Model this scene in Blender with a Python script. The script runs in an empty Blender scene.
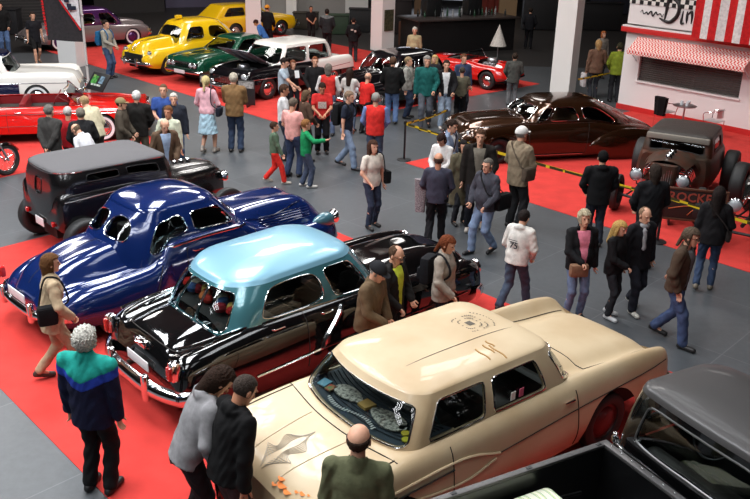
import bpy, bmesh, math, random
import numpy as np
from mathutils import Vector, Matrix, Euler
random.seed(7); rng=np.random.default_rng(7)
S=bpy.context.scene; COL=S.collection
R=math.radians; PI=math.pi
# ---------------------------------------------------------------- camera
CF,CTH,CRO,CH=860.0,0.376765,0.026766,5.4894
def cam_axes():
    c,s=math.cos(CTH),math.sin(CTH)
    fw=np.array([0,c,-s]); up=np.array([0,s,c]); rt=np.array([1.,0,0])
    cr,sr=math.cos(CRO),math.sin(CRO)
    return fw,cr*rt+sr*up,-sr*rt+cr*up
FW,RT,UP=cam_axes()
cd=bpy.data.cameras.new('camera'); cam=bpy.data.objects.new('camera',cd); COL.objects.link(cam)
cd.sensor_width=36; cd.lens=36*CF/750; cd.clip_end=300
m=Matrix(((RT[0],UP[0],-FW[0],0),(RT[1],UP[1],-FW[1],0),(RT[2],UP[2],-FW[2],CH),(0,0,0,1)))
cam.matrix_world=m; S.camera=cam
def at(px,py,z=0.0):
    """the place seen at a pixel, at height z above the floor"""
    d=FW+(px-375)/CF*RT-(py-249.5)/CF*UP
    t=(z-CH)/d[2]; p=d*t; return np.array([p[0],p[1],z])
def seen(P):
    v=np.array(P)-np.array([0,0,CH]); k=v@FW
    return 375+CF*(v@RT)/k, 249.5-CF*(v@UP)/k
# ---------------------------------------------------------------- materials
_M={}
def mat(key,col,rough=.6,metal=0,coat=0,spec=.5,bump=0,bscale=40,vary=0,vscale=6,emit=0,col2=None):
    if key in _M: return _M[key]
    mt=bpy.data.materials.new(key); mt.use_nodes=True; nt=mt.node_tree; b=nt.nodes['Principled BSDF']
    b.inputs['Base Color'].default_value=(*col,1); b.inputs['Roughness'].default_value=rough
    b.inputs['Metallic'].default_value=metal; b.inputs['Coat Weight'].default_value=coat
    b.inputs['Coat Roughness'].default_value=.04; b.inputs['Specular IOR Level'].default_value=spec
    if emit: b.inputs['Emission Color'].default_value=(*col,1); b.inputs['Emission Strength'].default_value=emit
    if vary or bump:
        tc=nt.nodes.new('ShaderNodeTexCoord')
    if vary:
        n=nt.nodes.new('ShaderNodeTexNoise'); n.inputs['Scale'].default_value=vscale; n.inputs['Detail'].default_value=5
        nt.links.new(tc.outputs['Object'],n.inputs['Vector'])
        mx=nt.nodes.new('ShaderNodeMix'); mx.data_type='RGBA'
        c2=col2 if col2 else tuple(max(0,c*(1-vary)) for c in col)
        mx.inputs[6].default_value=(*col,1); mx.inputs[7].default_value=(*c2,1)
        rp=nt.nodes.new('ShaderNodeMapRange'); rp.inputs[1].default_value=.38; rp.inputs[2].default_value=.68
        nt.links.new(n.outputs['Fac'],rp.inputs[0]); nt.links.new(rp.outputs[0],mx.inputs[0]); nt.links.new(mx.outputs[2],b.inputs['Base Color'])
    if bump:
        n2=nt.nodes.new('ShaderNodeTexNoise'); n2.inputs['Scale'].default_value=bscale; n2.inputs['Detail'].default_value=4
        nt.links.new(tc.outputs['Object'],n2.inputs['Vector'])
        bp=nt.nodes.new('ShaderNodeBump'); bp.inputs['Strength'].default_value=bump; bp.inputs['Distance'].default_value=.02
        nt.links.new(n2.outputs['Fac'],bp.inputs['Height']); nt.links.new(bp.outputs[0],b.inputs['Normal'])
    _M[key]=mt; return mt
def lin(r,g,b):
    f=lambda c:(c/255/12.92) if c/255<=.04045 else ((c/255+.055)/1.055)**2.4
    return (f(r),f(g),f(b))
def cloth(rgb,k='fabric'):
    return mat(f'{k}_{rgb[0]}_{rgb[1]}_{rgb[2]}',lin(*rgb),.85,bump=.25,bscale=30,vary=.25,vscale=14,spec=.2)
def paint(key,rgb,rough=.22,metal=.15,coat=1.0): return mat(key,lin(*rgb),rough,metal,coat)
def glass(key='tinted_glass',tint=(.55,.6,.6),amt=.9):
    if key in _M: return _M[key]
    mt=bpy.data.materials.new(key); mt.use_nodes=True; nt=mt.node_tree; nt.nodes.clear()
    o=nt.nodes.new('ShaderNodeOutputMaterial'); t=nt.nodes.new('ShaderNodeBsdfTransparent'); t.inputs[0].default_value=(*tint,1)
    g=nt.nodes.new('ShaderNodeBsdfGlossy'); g.inputs['Roughness'].default_value=.03
    lw=nt.nodes.new('ShaderNodeLayerWeight'); lw.inputs[0].default_value=.5
    pw=nt.nodes.new('ShaderNodeMath'); pw.operation='POWER'; pw.inputs[1].default_value=4; nt.links.new(lw.outputs['Facing'],pw.inputs[0])
    fr=nt.nodes.new('ShaderNodeMath'); fr.operation='MULTIPLY_ADD'; fr.inputs[1].default_value=.9; fr.inputs[2].default_value=.06; nt.links.new(pw.outputs[0],fr.inputs[0])
    mx=nt.nodes.new('ShaderNodeMixShader'); nt.links.new(fr.outputs[0],mx.inputs[0]); nt.links.new(t.outputs[0],mx.inputs[1]); nt.links.new(g.outputs[0],mx.inputs[2])
    nt.links.new(mx.outputs[0],o.inputs[0]); _M[key]=mt; return mt
CHROME=mat('chrome',(.78,.79,.8),.09,1.0)
STEEL=mat('brushed_steel',(.5,.5,.52),.35,1.0)
RUBBER=mat('black_rubber',(.012,.012,.012),.6)
BLACK=mat('black_plastic',(.012,.012,.013),.4)
SEAM=mat('seam_gap',(.015,.012,.01),.8)
INTERIOR=mat('dark_interior',(.02,.019,.018),.8)
GLASS=glass()
WHITEP=mat('white_plastic',(.75,.75,.75),.4)
REDL=mat('red_lens',(.45,.01,.01),.15,coat=1)
# ---------------------------------------------------------------- mesh helpers
def mesh(name,V,F,m,parent=None,smooth=True,auto=None):
    me=bpy.data.meshes.new(name); me.from_pydata([tuple(map(float,v)) for v in V],[],F); me.update()
    if smooth: me.shade_smooth()
    if auto and smooth: 
        me.set_sharp_from_angle(angle=R(auto))
    ms=m if isinstance(m,(list,tuple)) else [m]
    for x in ms: me.materials.append(x)
    o=bpy.data.objects.new(name,me); COL.objects.link(o)
    if parent is not None: o.parent=parent
    return o
def tag(o,label=None,cat=None,group=None,kind=None):
    if label: o['label']=label
    if cat: o['category']=cat
    if group: o['group']=group
    if kind: o['kind']=kind
    return o
def thing(name,label,cat,loc=(0,0,0),rz=0,group=None):
    o=bpy.data.objects.new(name,None); COL.objects.link(o); o.empty_display_size=.2
    o.location=loc; o.rotation_euler=(0,0,rz); return tag(o,label,cat,group)
class B:
    """collects shapes of one mesh"""
    def __init__(s): s.V=[]; s.F=[]; s.mi=[]; s.cur=0
    def add(s,V,F):
        n=len(s.V); s.V+= [tuple(v) for v in V]; s.F+=[tuple(i+n for i in f) for f in F]; s.mi+=[s.cur]*len(F); return s
    def box(s,c,d,rz=0,bev=0,M=None):
        x,y,z=[k/2 for k in d]
        if bev:
            b=min(bev,x*.9,y*.9,z*.9)
            bm=bmesh.new(); bmesh.ops.create_cube(bm,size=1); bmesh.ops.scale(bm,vec=d,verts=bm.verts)
            bmesh.ops.bevel(bm,geom=bm.edges[:],offset=b,segments=2,affect='EDGES',profile=.6)
            bm.verts.ensure_lookup_table(); V=np.array([v.co[:] for v in bm.verts]); F=[[v.index for v in f.verts] for f in bm.faces]; bm.free()
        else:
            V=np.array([(i,j,k) for i in(-x,x) for j in(-y,y) for k in(-z,z)]); F=[(0,1,3,2),(4,6,7,5),(0,4,5,1),(2,3,7,6),(0,2,6,4),(1,5,7,3)]
        c_,s_=math.cos(rz),math.sin(rz)
        V=np.stack([V[:,0]*c_-V[:,1]*s_,V[:,0]*s_+V[:,1]*c_,V[:,2]],1)
        if M is not None: V=np.array([(M@Vector(v))[:] for v in V])
        return s.add(V+np.array(c),F)
    def tube(s,pts,r,n=8,closed=False,caps=True):
        P=np.array(pts,float); N=len(P); rr=np.broadcast_to(np.array(r,float),(N,))
        T=np.gradient(P,axis=0) if not closed else np.roll(P,-1,0)-np.roll(P,1,0)
        T/= (np.linalg.norm(T,axis=1,keepdims=True)+1e-9)
        u=np.cross(T[0],[0,0,1.]); 
        if np.linalg.norm(u)<.1: u=np.cross(T[0],[1.,0,0])
        V=[]
        for i in range(N):
            u=u-T[i]*(u@T[i]); u/=np.linalg.norm(u)+1e-9; w=np.cross(T[i],u)
            for k in range(n):
                a=2*PI*k/n; V.append(P[i]+rr[i]*(math.cos(a)*u+math.sin(a)*w))
        F=[]
        for i in range(N-1+(1 if closed else 0)):
            j=(i+1)%N
            for k in range(n): F.append((i*n+k,i*n+(k+1)%n,j*n+(k+1)%n,j*n+k))
        if caps and not closed: F.append(tuple(range(n-1,-1,-1))); F.append(tuple((N-1)*n+k for k in range(n)))
        return s.add(V,F)
    def lathe(s,prof,c=(0,0,0),axis='z',n=24,closed=False):
        V=[];F=[];m=len(prof)
        for i in range(n):
            a=2*PI*i/n; ca,sa=math.cos(a),math.sin(a)
            for r,h in prof:
                p={'z':(r*ca,r*sa,h),'y':(r*ca,h,r*sa),'x':(h,r*ca,r*sa)}[axis]; V.append((p[0]+c[0],p[1]+c[1],p[2]+c[2]))
        for i in range(n):
            j=(i+1)%n
            for k in range(m if closed else m-1):
                l=(k+1)%m; F.append((i*m+k,j*m+k,j*m+l,i*m+l))
        return s.add(V,F)
    def grid(s,rows,closed=False):
        A=[list(r) for r in rows]; n=len(A[0]); V=[p for r in A for p in r]; F=[]
        for i in range(len(A)-1):
            for k in range(n if closed else n-1): F.append((i*n+k,i*n+(k+1)%n,(i+1)*n+(k+1)%n,(i+1)*n+k))
        return s.add(V,F)
    def poly(s,pts): return s.add(pts,[tuple(range(len(pts)))])
    def prism(s,pts,z0,z1):
        n=len(pts); V=[(x,y,z0) for x,y in pts]+[(x,y,z1) for x,y in pts]
        return s.add(V,[tuple(range(n-1,-1,-1)),tuple(range(n,2*n))]+[(i,(i+1)%n,n+(i+1)%n,n+i) for i in range(n)])
    def done(s,name,m,parent=None,smooth=True,auto=40):
        o=mesh(name,s.V,s.F,m,parent,smooth,auto)
        if isinstance(m,(list,tuple)): o.data.polygons.foreach_set('material_index',s.mi)
        return o
def pchip(xk,yk,x):
    xk=np.array(xk,float); yk=np.array(yk,float); h=np.diff(xk); d=np.diff(yk)/h
    m=np.zeros(len(xk)); 
    for i in range(1,len(xk)-1):
        if d[i-1]*d[i]>0:
            w1=2*h[i]+h[i-1]; w2=h[i]+2*h[i-1]; m[i]=(w1+w2)/(w1/d[i-1]+w2/d[i])
    m[0]=d[0]; m[-1]=d[-1]
    i=np.clip(np.searchsorted(xk,x)-1,0,len(h)-1); t=(x-xk[i])/h[i]
    return ((1+2*t)*(1-t)**2*yk[i]+t*(1-t)**2*h[i]*m[i]+t*t*(3-2*t)*yk[i+1]+t*t*(t-1)*h[i]*m[i+1])
def catmull(P,k=5):
    P=np.array(P,float); Q=np.vstack([2*P[0]-P[1],P,2*P[-1]-P[-2]]); out=[]
    for i in range(1,len(Q)-2):
        for j in range(k):
            t=j/k; a,b,c,d=Q[i-1],Q[i],Q[i+1],Q[i+2]
            out.append(.5*((2*b)+(c-a)*t+(2*a-5*b+4*c-d)*t*t+(3*b-a-3*c+d)*t**3))
    out.append(P[-1]); return np.array(out)
# ================================================================ cars
# local frame: x from tail (0) to nose (L), y to the left, z up
class Car:
    def __init__(s,name,label,cat,yaw,anchor,pix,rows,wheels=(),arch=.36,zw=.33,nx=70):
        # rows: x, zt, ys, zs, yw, zw, zb, dip
        s.rows=np.array(rows,float); s.L=rows[-1][0]
        c,sn=math.cos(R(yaw)),math.sin(R(yaw)); g=at(pix[0],pix[1],anchor[2])
        s.root=thing(name,label,cat,(g[0]-(c*anchor[0]-sn*anchor[1]),g[1]-(sn*anchor[0]+c*anchor[1]),.009),R(yaw))
        s.wheels=wheels; s.arch=arch; s.wz=zw; s.nx=nx
        s.X=np.linspace(s.rows[0,0],s.L,400); s.PT=np.stack([pchip(s.rows[:,0],s.rows[:,i],s.X) for i in range(1,8)],1)
        s.TB=np.array([s.mksec(*p) for p in s.PT])
    def par(s,x):
        t=min(max((x-s.X[0])/(s.L-s.X[0])*399,0),398.999); i=int(t); t-=i; return s.PT[i]*(1-t)+s.PT[i+1]*t
    def sec(s,x):
        t=min(max((x-s.X[0])/(s.L-s.X[0])*399,0),398.999); i=int(t); t-=i; return s.TB[i]*(1-t)+s.TB[i+1]*t
    def mksec(s,zt,ys,zs,yw,zw,zb,dip):
        P=[(0,zt),(.48*ys,zt-.012),(.76*ys,min(zt,zs)-dip if dip>=0 else (zt+zs)/2-dip),(ys,zs),(ys+.72*(yw-ys),zs-.30*(zs-zw)),(yw,zw),(yw-.005,(zw+zb)/2),(yw-.07,zb)]
        return catmull(P,5)
    def topz(s,x,y):
        q=s.sec(x)[:20]; return float(np.interp(abs(y),q[:,0],q[:,1]))
    def side(s,x,z):
        q=s.sec(x)[14:]; return float(np.interp(z,q[::-1,1],q[::-1,0]))
    def body(s,m,hole=None,name='body',seg=None,cap=True,tubmat=None,tubz=.45,floorpan=True):
        xs=list(np.linspace(s.rows[0,0],s.L,s.nx))
        for xw,y,r in s.wheels:
            for k in range(13): xs.append(xw+s.arch*math.cos(PI*k/12)*1.0)
        for h in (hole or []): xs+= [h[0],h[1]]
        xs=np.unique(np.round([x for x in xs if s.rows[0,0]<=x<=s.L],4)); xs=[x for i,x in enumerate(xs) if i==0 or x-xs[i-1]>.004]
        b=B(); rows=[]
        for x in xs:
            q=s.sec(x).copy()
            za=0
            for xw,y,r in s.wheels:
                d=abs(x-xw)
                if s.arch and d<s.arch: za=max(za,s.wz+math.sqrt(s.arch**2-d*d))
            if za:
                zmin=za; yy=np.interp(zmin,q[14:][::-1,1],q[14:][::-1,0])
                for i in range(16,len(q)):
                    if q[i,1]<zmin: q[i]=(yy,zmin)
            half=[(x,p[0],p[1]) for p in q]
            rows.append([(x,-p[1],p[2]) for p in half[::-1]][:-1]+half)
        n=len(rows[0]); V=[p for r in rows for p in r]; F=[]
        def inhole(c):
            for h in hole or []:
                if len(h)==3 and h[0]<c[0]<h[1] and abs(c[1])<h[2] : return True
                if len(h)==4 and h[3](c[0],c[1]) and h[0]<c[0]<h[1]: return True
            return False
        for i in range(len(rows)-1):
            for k in range(n-1):
                f=(i*n+k,i*n+k+1,(i+1)*n+k+1,(i+1)*n+k)
                c=np.mean([V[j] for j in f],0)
                if hole and inhole(c) and 10<k<n-11 : continue
                F.append(f)
        b.add(V,F)
        if cap:
            for e,rv in ((0,1),(len(rows)-1,0)):
                r=rows[e]; c=np.mean(r,0); V2=list(r)+[tuple(c)]; nn=len(r)
                b.add(V2,[(k,nn,(k+1)%nn) if rv else (k,(k+1)%nn,nn) for k in range(nn)])
        o=b.done(name,m,s.root,auto=50)
        if floorpan:
            b=B(); zb=min(s.rows[:,6]); 
            yi=[max(.25,s.side(x,s.par(x)[4])-.30) for x in (s.L*.06,s.L*.5,s.L*.94)]
            b.box((s.L/2,0,.32+zb/2),(s.L*.92,2*min(yi),.45)); 
            x0=s.wheels[0][0]+s.arch+.03; x1=s.wheels[-1][0]-s.arch-.03
            b.box(((x0+x1)/2,0,zb+.1),(x1-x0,2*(yi[1]+.22),.16))
            b.done('underbody',SEAM,s.root,smooth=False)
        return o
    def tub(s,x0,x1,w,z0,m,z1=None,name='cabin_lining'):
        b=B(); N=24; rows=[]
        for t in (0,1):
            r=[]
            for k in range(N):
                a=2*PI*k/N; ca,sa=math.cos(a),math.sin(a); e=.35
                x=(x0+x1)/2+(x1-x0)/2*math.copysign(abs(ca)**e,ca); y=w*math.copysign(abs(sa)**e,sa)
                r.append((x,y,(z1 if z1 else s.topz(x,y))-.012 if t==0 else z0))
            rows.append(r)
        b.grid(rows,closed=True); b.poly(rows[1]); return b.done(name,m,s.root,auto=40)
    def seat(s,x,w,zs,m,y=0,hb=.45,name='seat',d=.5):
        b=B(); b.box((x+d/2,y,zs),(d,w,.18),bev=.06); b.box((x-.02,y,zs+hb/2),(.16,w,hb),bev=.06); return b.done(name,m,s.root)
    def steering(s,x,y,z,r=.2,m=None):
        b=B(); c=np.array([x,y,z]); u=np.array([0,1,0]); n=np.array([-.85,0,.5]); n/=np.linalg.norm(n); w=np.cross(n,u)
        b.tube([c+r*(math.cos(a)*u+math.sin(a)*w) for a in np.linspace(0,2*PI,25)[:-1]],.012,closed=True)
        for a in (0,PI*.66,PI*1.33): b.tube([c,c+r*(math.cos(a)*u+math.sin(a)*w)],.009,6)
        b.tube([c,c-n*.35],.018,6); return b.done('steering_wheel',m or BLACK,s.root)
    # greenhouse --------------------------------------------------
    def gh(s,base,top,zr,crown,bow=(.0,.0),bulge=.0,zr2=None,dz=-.02):
        s.gb,s.gt,s.zr,s.crown,s.bow,s.bulge,s.zr2,s.dz=base,top,zr,crown,bow,bulge,zr2,dz
    def loop(s,p,q,bow):
        if p>5: p-=10
        xr,xf,w,rf,rr=q; a=abs(p); sg=1 if p>=0 else -1
        if a<=1: x,y=xf,(w-rf)*a
        elif a<=2: t=(a-1)*PI/2; x,y=xf-rf+rf*math.cos(t),w-rf+rf*math.sin(t)
        elif a<=3: x,y=xf-rf+(xr+rr-xf+rf)*(a-2),w
        elif a<=4: t=(a-3)*PI/2; x,y=xr+rr-rr*math.sin(t),w-rr+rr*math.cos(t)
        else: x,y=xr,(w-rr)*(5-a)
        mid=(xr+xf)/2
        k=1-(y/w)**2
        x+= bow[0]*k*max(0,(x-mid)/(xf-mid))**2 - bow[1]*k*max(0,(mid-x)/(mid-xr))**2
        return x,sg*y
    def zroof(s,x):
        if s.zr2 is None: return s.zr
        t=(x-s.gt[0])/(s.gt[1]-s.gt[0]); return s.zr2+(s.zr-s.zr2)*min(1,max(0,t))**.7
    def G(s,p,v,off=0):
        x0,y0=s.loop(p,s.gb,s.bow); x1,y1=s.loop(p,s.gt,(s.bow[0]*.8,s.bow[1]*.8))
        z0=s.topz(x0,y0)+s.dz; z1=s.zroof(x1)
        x=x0+(x1-x0)*v; y=y0+(y1-y0)*v; k=math.sin(PI*v)*s.bulge
        cx=(s.gb[0]+s.gb[1])/2; d=np.array([x-cx,y*1.6]); d/=np.linalg.norm(d)+1e-6
        return np.array([x+d[0]*(k-off),y+d[1]*(k-off),z0+(z1-z0)*v+k*.35])
    def cells(s,m,wins,v0=.1,v1=.9,roofmat=None,gl=None,trim=CHROME,tr=.008,rooftrim=None,inset=.012,roofname='roof'):
        """wins: (name,s0,s1,n,shear,mirror,shrink) ; surface with cut windows"""
        gl=gl or GLASS; ivs=[]
        for w in wins:
            ivs.append((w[1],w[2],w))
            if w[5]: ivs.append((-w[2],-w[1],w))
        ivs.sort(key=lambda t:t[0]); b=B()
        def strip(a0,a1,c0,c1):
            n=max(1,int(math.ceil((a1-a0)/.1))); k=max(1,int(math.ceil((c1-c0)/.1)))
            b.grid([[s.G(a0+(a1-a0)*i/n,c0+(c1-c0)*j/k) for i in range(n+1)] for j in range(k+1)])
        strip(-5,5,0,v0); strip(-5,5,v1,1)
        e=-5 if not ivs or ivs[-1][1]<=5 else ivs[-1][1]-10
        for a0,a1,w in ivs:
            if a0>e: strip(e,a0,v0,v1)
            e=a1
        if e<5: strip(e,5,v0,v1)
        for a0,a1,w in ivs:
            nm,_,_,n,shear,_,shr=w[:7]; N=56; ca,cb=(a0+a1)/2,(v0+v1)/2; ha,hb=(a1-a0)/2,(v1-v0)/2
            sg=1 if a0>=0 else -1
            if w[1]<0: sg=0
            outer=[];inner=[]
            for k in range(N):
                t=2*PI*k/N; c,si=math.cos(t),math.sin(t); mx=max(abs(c),abs(si)); outer.append((c/mx,si/mx))
                q=(abs(c)**n+abs(si)**n)**(-1/n); ix,iy=c*q*shr,si*q*shr
                ix=ix+sg*shear*(iy)*shr if False else ix
                ix=ix*(1-abs(shear)*.5*(1+iy)) + (sg*shear*.5*(1+iy))
                inner.append((ix,iy))
            mp=lambda p,off=0:s.G(ca+ha*p[0],cb+hb*p[1],off)
            b.grid([[mp((o[0]*(1-t)+i[0]*t,o[1]*(1-t)+i[1]*t)) for o,i in zip(outer,inner)] for t in (0,.5,1)],closed=True)
            b.grid([[mp(i) for i in inner],[mp(i,inset+.02) for i in inner]],closed=True)
            g=B(); rings=[[mp((i[0]*t,i[1]*t),inset) for i in inner] for t in (1.0,.75,.5,.25,.02)]
            g.grid(rings,closed=True); g.poly(rings[-1]); g.done(nm,gl,s.root)
            if trim:
                t=B(); t.tube([mp(i,-.003) for i in inner],tr,6,closed=True); t.done('window_trim',trim,s.root)
        rm=roofmat or m
        if rm is not m: b.done('window_pillar',m,s.root,auto=50); b=B()
        ps=np.linspace(-5,5,101)[:-1]; rings=[]
        edge=[s.G(p,1.0) for p in ps]; cx=(s.gt[0]+s.gt[1])/2
        if rm is not m: rings.append([s.G(p,.93,-.004) for p in ps])
        for t in (1,.985,.96,.92,.85,.75,.6,.45,.3,.15,.02):
            r=[]
            for e_ in edge:
                zz=e_[2]+s.crown*(1-t**2.6)**.62
                xx=cx+(e_[0]-cx)*t; r.append((xx,e_[1]*t,zz+(s.zroof(xx)-s.zroof(e_[0]) if s.zr2 else 0)))
            rings.append(r)
        b.grid(rings,closed=True); b.poly(rings[-1])
        o=b.done(roofname if rm is not m else 'cabin_shell',rm,s.root,auto=60)
        if rooftrim:
            t=B(); t.tube([s.G(p,.97,-.01) for p in ps],rooftrim[1],6,closed=True); t.done('drip_rail',rooftrim[0],s.root)
        return o
    # fittings ----------------------------------------------------
    def wheel(s,x,y,r=.33,w=.2,ww=False,cap=CHROME,rimm=None,spokes=0,hub=.6):
        sg=1 if y>0 else -1
        t=B(); a,h=r,w/2
        pr=[(r*.62,-h*.8),(r*.72,-h),(r*.9,-h*.98),(r*.98,-h*.75),(r,-h*.4),(r,h*.4),(r*.98,h*.75),(r*.9,h*.98),(r*.72,h),(r*.62,h*.8)]
        t.lathe(pr,(x,y,r),'y',36,closed=True); wo=t.done('wheel',RUBBER,s.root)
        if ww:
            t=B(); t.lathe([(r*.66,sg*(h*.97)),(r*.76,sg*(h+.004)),(r*.86,sg*(h+.002))],(x,y,r),'y',36); t.done('whitewall',WHITEP,wo)
        t=B(); q=hub*r
        t.lathe([(r*.64,sg*h*.75),(r*.6,sg*h*.45),(q*.85,sg*h*.45),(q*.7,sg*h*.8),(q*.3,sg*h*1.0),(0.001,sg*h*1.05)],(x,y,r),'y',28)
        if spokes:
            for k in range(spokes):
                an=2*PI*k/spokes; t.tube([(x,y+sg*h*.8,r),(x+r*.6*math.cos(an),y+sg*h*.5,r+r*.6*math.sin(an))],r*.05,6)
        t.done('hubcap',cap,wo); return wo
    def allwheels(s,track,r=.33,w=.2,**k):
        for xw,y,rr in s.wheels:
            for sg in (1,-1): s.wheel(xw,sg*track,r,w,**k)
    def line(s,pts,r,m,name='trim',off=.004,both=True,k=6,n=6):
        """trim or seam following the flank: pts (x,z)"""
        P=catmull(pts,k) if len(pts)>2 else np.linspace(pts[0],pts[1],12)
        for sg in ((1,-1) if both else (both or 1,)):
            b=B(); b.tube([(x,sg*(s.side(x,z)+off),z) for x,z in P],r,n); b.done(name,m,s.root)
    def topline(s,pts,r,m,name='panel_seam',off=.003,mirror=False,k=6):
        P=catmull(pts,k) if len(pts)>2 else np.linspace(pts[0],pts[1],16)
        for sg in ((1,-1) if mirror else (1,)):
            b=B(); b.tube([(x,sg*y,s.topz(x,sg*y)+off) for x,y in P],r,6); b.done(name,m,s.root)
    def bumper(s,x,hw,z,h=.14,front=True,curve=.16,guards=(.45,),m=None,d=.07,drop=0):
        m=m or CHROME; sg=1 if front else -1; b=B(); rows=[]
        for y in np.linspace(-hw,hw,29):
            k=(abs(y)/hw); xx=x-sg*(curve*k**3+ (.10*max(0,k-.93)/.07 if k>.93 else 0)); zz=z-drop*k*k
            rows.append([(xx+sg*(d*math.cos(a)),y,zz+h/2*math.sin(a)) for a in np.linspace(-PI/2,PI/2,7)]+[(xx-sg*.01,y,zz+h*.4),(xx-sg*.01,y,zz-h*.4)])
        b.grid(rows,closed=True); b.poly(rows[0]); b.poly(rows[-1][::-1])
        for g in guards:
            for q in (1,-1):
                xx=x-sg*(curve*(g/hw)**3); b.box((xx+sg*d*.8,q*g,z+.03),(.08,.09,h+.14),bev=.03)
        return b.done('front_bumper' if front else 'rear_bumper',m,s.root,auto=50)
    def lamp(s,x,y,z,r=.09,front=True,name='headlight',lens=None,up=0):
        sg=1 if front else -1
        b=B(); b.lathe([(r*.75,-sg*.1),(r*1.05,-sg*.05),(r*1.15,0),(r*1.0,sg*.012),(r*.92,sg*.004)],(x,y,z),'x',24); o=b.done(name,CHROME,s.root)
        b=B(); b.lathe([(r*.94,0),(r*.8,sg*.025),(r*.4,sg*.045),(.001,sg*.05)],(x,y,z),'x',24); b.done('lens',lens or mat('lamp_glass',(.34,.36,.38),.15,coat=1),o); return o
    def handle(s,x,z,m=None,l=.16):
        for sg in (1,-1):
            y=sg*(s.side(x,z)+.025); b=B(); b.tube([(x-l/2,y-sg*.03,z),(x-l/2+.02,y,z),(x+l/2,y,z+.005)],[.010,.013,.009],8); b.done('door_handle',m or CHROME,s.root)
    def plate(s,x,z,front,w=.5,h=.12,y=0,tilt=0):
        sg=1 if front else -1; b=B(); b.box((x,y,z),(.012,w,h),bev=.004); b.done('license_plate',WHITEP,s.root)
    def box(s,name,c,d,m,bev=.01): b=B(); b.box(c,d,bev=bev); return b.done(name,m,s.root)
    def grille(s,x,z0,z1,hw,nb,m=None,vert=False,back=True,r=.012,fx=None,name='grille'):
        b=B(); m=m or CHROME
        if vert:
            for y in np.linspace(-hw,hw,nb): b.tube([(x+(fx(y) if fx else 0),y,z0),(x+(fx(y) if fx else 0)-.03,y,z1)],r,6)
        else:
            for z in np.linspace(z0,z1,nb): b.tube([(x+(fx(y) if fx else 0),y,z) for y in np.linspace(-hw,hw,13)],r,6)
        return b.done(name,m,s.root)
def inloop(c,k=.93,my=None):
    xr,xf,w,rf,rr=c.gb; cx=(xr+xf)/2; hx=(xf-xr)/2
    return (xr,xf,0,lambda x,y:(abs((x-cx)/(hx*k))**3.5+abs(y/(w*k))**3.5)<1)
LEATHER=mat('dark_leather',(.05,.045,.04),.5)
# ---------------------------------------------------------------- blue coupe
BLUE=paint('deep_blue_paint',(16,36,88),.13,.2)
c=Car('coupe','dark blue rounded vintage coupe with split oval rear windows on the red carpet','car',45,(0,.66,.50),(3,286),
 [(0.02,.62,.48,.52,.66,.44,.34,0),(.2,.84,.62,.66,.84,.5,.30,.0),(.55,1.0,.74,.77,.93,.55,.26,.0),(.95,1.09,.80,.80,.97,.56,.24,.0),(1.4,1.13,.80,.83,.965,.58,.18,.0),(1.62,1.15,.77,.90,.93,.58,.18,.0),
  (1.78,1.18,.80,1.08,.88,.64,.18,.0),(2.4,1.19,.80,1.11,.88,.66,.18,0),(3.0,1.18,.78,1.09,.88,.66,.18,0),(3.4,1.16,.72,.94,.90,.6,.20,.0),
  (4.0,1.14,.76,.80,.95,.58,.20,.08),(4.45,1.10,.77,.80,.94,.58,.22,.12),(4.62,1.02,.76,.78,.93,.57,.24,.08),(4.85,.80,.72,.72,.87,.55,.28,.04),(4.95,.66,.58,.58,.74,.5,.32,.02)],
 wheels=((4.05,.8,.34),),arch=.38,nx=90)
c.gh((1.20,3.12,.77,.32,.38),(1.60,2.76,.63,.30,.30),1.50,.17,bow=(.08,.10),bulge=.025)
c.body(BLUE,hole=[inloop(c)])
c.cells(BLUE,[('windshield',.04,1.35,5,0,True,.93),('side_window',1.62,2.47,7,.0,True,.97),('quarter_window',2.52,3.28,3.6,.15,True,.96),('rear_window',3.75,4.95,2.8,0,True,.90)],v0=.17,v1=.84,tr=.009)
c.tub(1.1,3.0,.66,.45,INTERIOR)
c.seat(1.8,1.1,.62,LEATHER); c.steering(2.65,.33,1.02)
for sg in(1,-1):
    for x in(.95,4.05): c.wheel(x,sg*.80,.33,.16,cap=BLACK)
c.bumper(-.06,.86,.46,.13,front=False,curve=.22,guards=(.42,)); c.bumper(5.03,.88,.46,.13,curve=.22)
c.line([(1.45,1.0),(2.4,1.03),(3.3,1.01),(4.9,.97)] if False else [(1.72,1.05),(2.4,1.085),(3.1,1.07)],.018,CHROME,'belt_trim')
c.topline([(3.3,-.50),(4.0,-.46),(4.45,-.40)],.010,CHROME,'hood_trim',mirror=True)
for k in range(5):
    b=B(); 
    for sg in (1,-1):
        b=B(); b.tube([(x,sg*(c.side(x,.9)-.20+.02*k),.985-.035*k) for x in (3.55,4.0,4.5)],.006,6); b.done('hood_louver',CHROME,c.root)
c.topline([(1.2,-.001),(.1,-.001)],.004,SEAM); c.line([(2.05,.30),(2.02,.9),(2.05,1.0)],.005,SEAM,'door_seam'); c.line([(3.2,.30),(3.25,.7),(3.25,1.0)],.005,SEAM,'door_seam')
c.line([(1.42,.40),(1.55,.70),(1.62,.84)],.006,SEAM,'fender_seam')
c.handle(2.2,.93)
for sg in (1,-1):
    b=B(); b.lathe([(.001,.12),(.05,.11),(.11,.05),(.125,0),(.12,-.10),(.07,-.24),(.001,-.34)],(4.72,sg*.78,.78),'x'); b.done('headlight_pod',paint('teal_grey_paint',(60,100,112),.3),c.root)
    c.lamp(4.88,sg*.78,.80,.1)
    b=B(); b.box((.03,sg*.72,.68),(.10,.10,.16),bev=.04); b.done('tail_light',REDL,c.root)
c.plate(-.08,.62,False)
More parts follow.
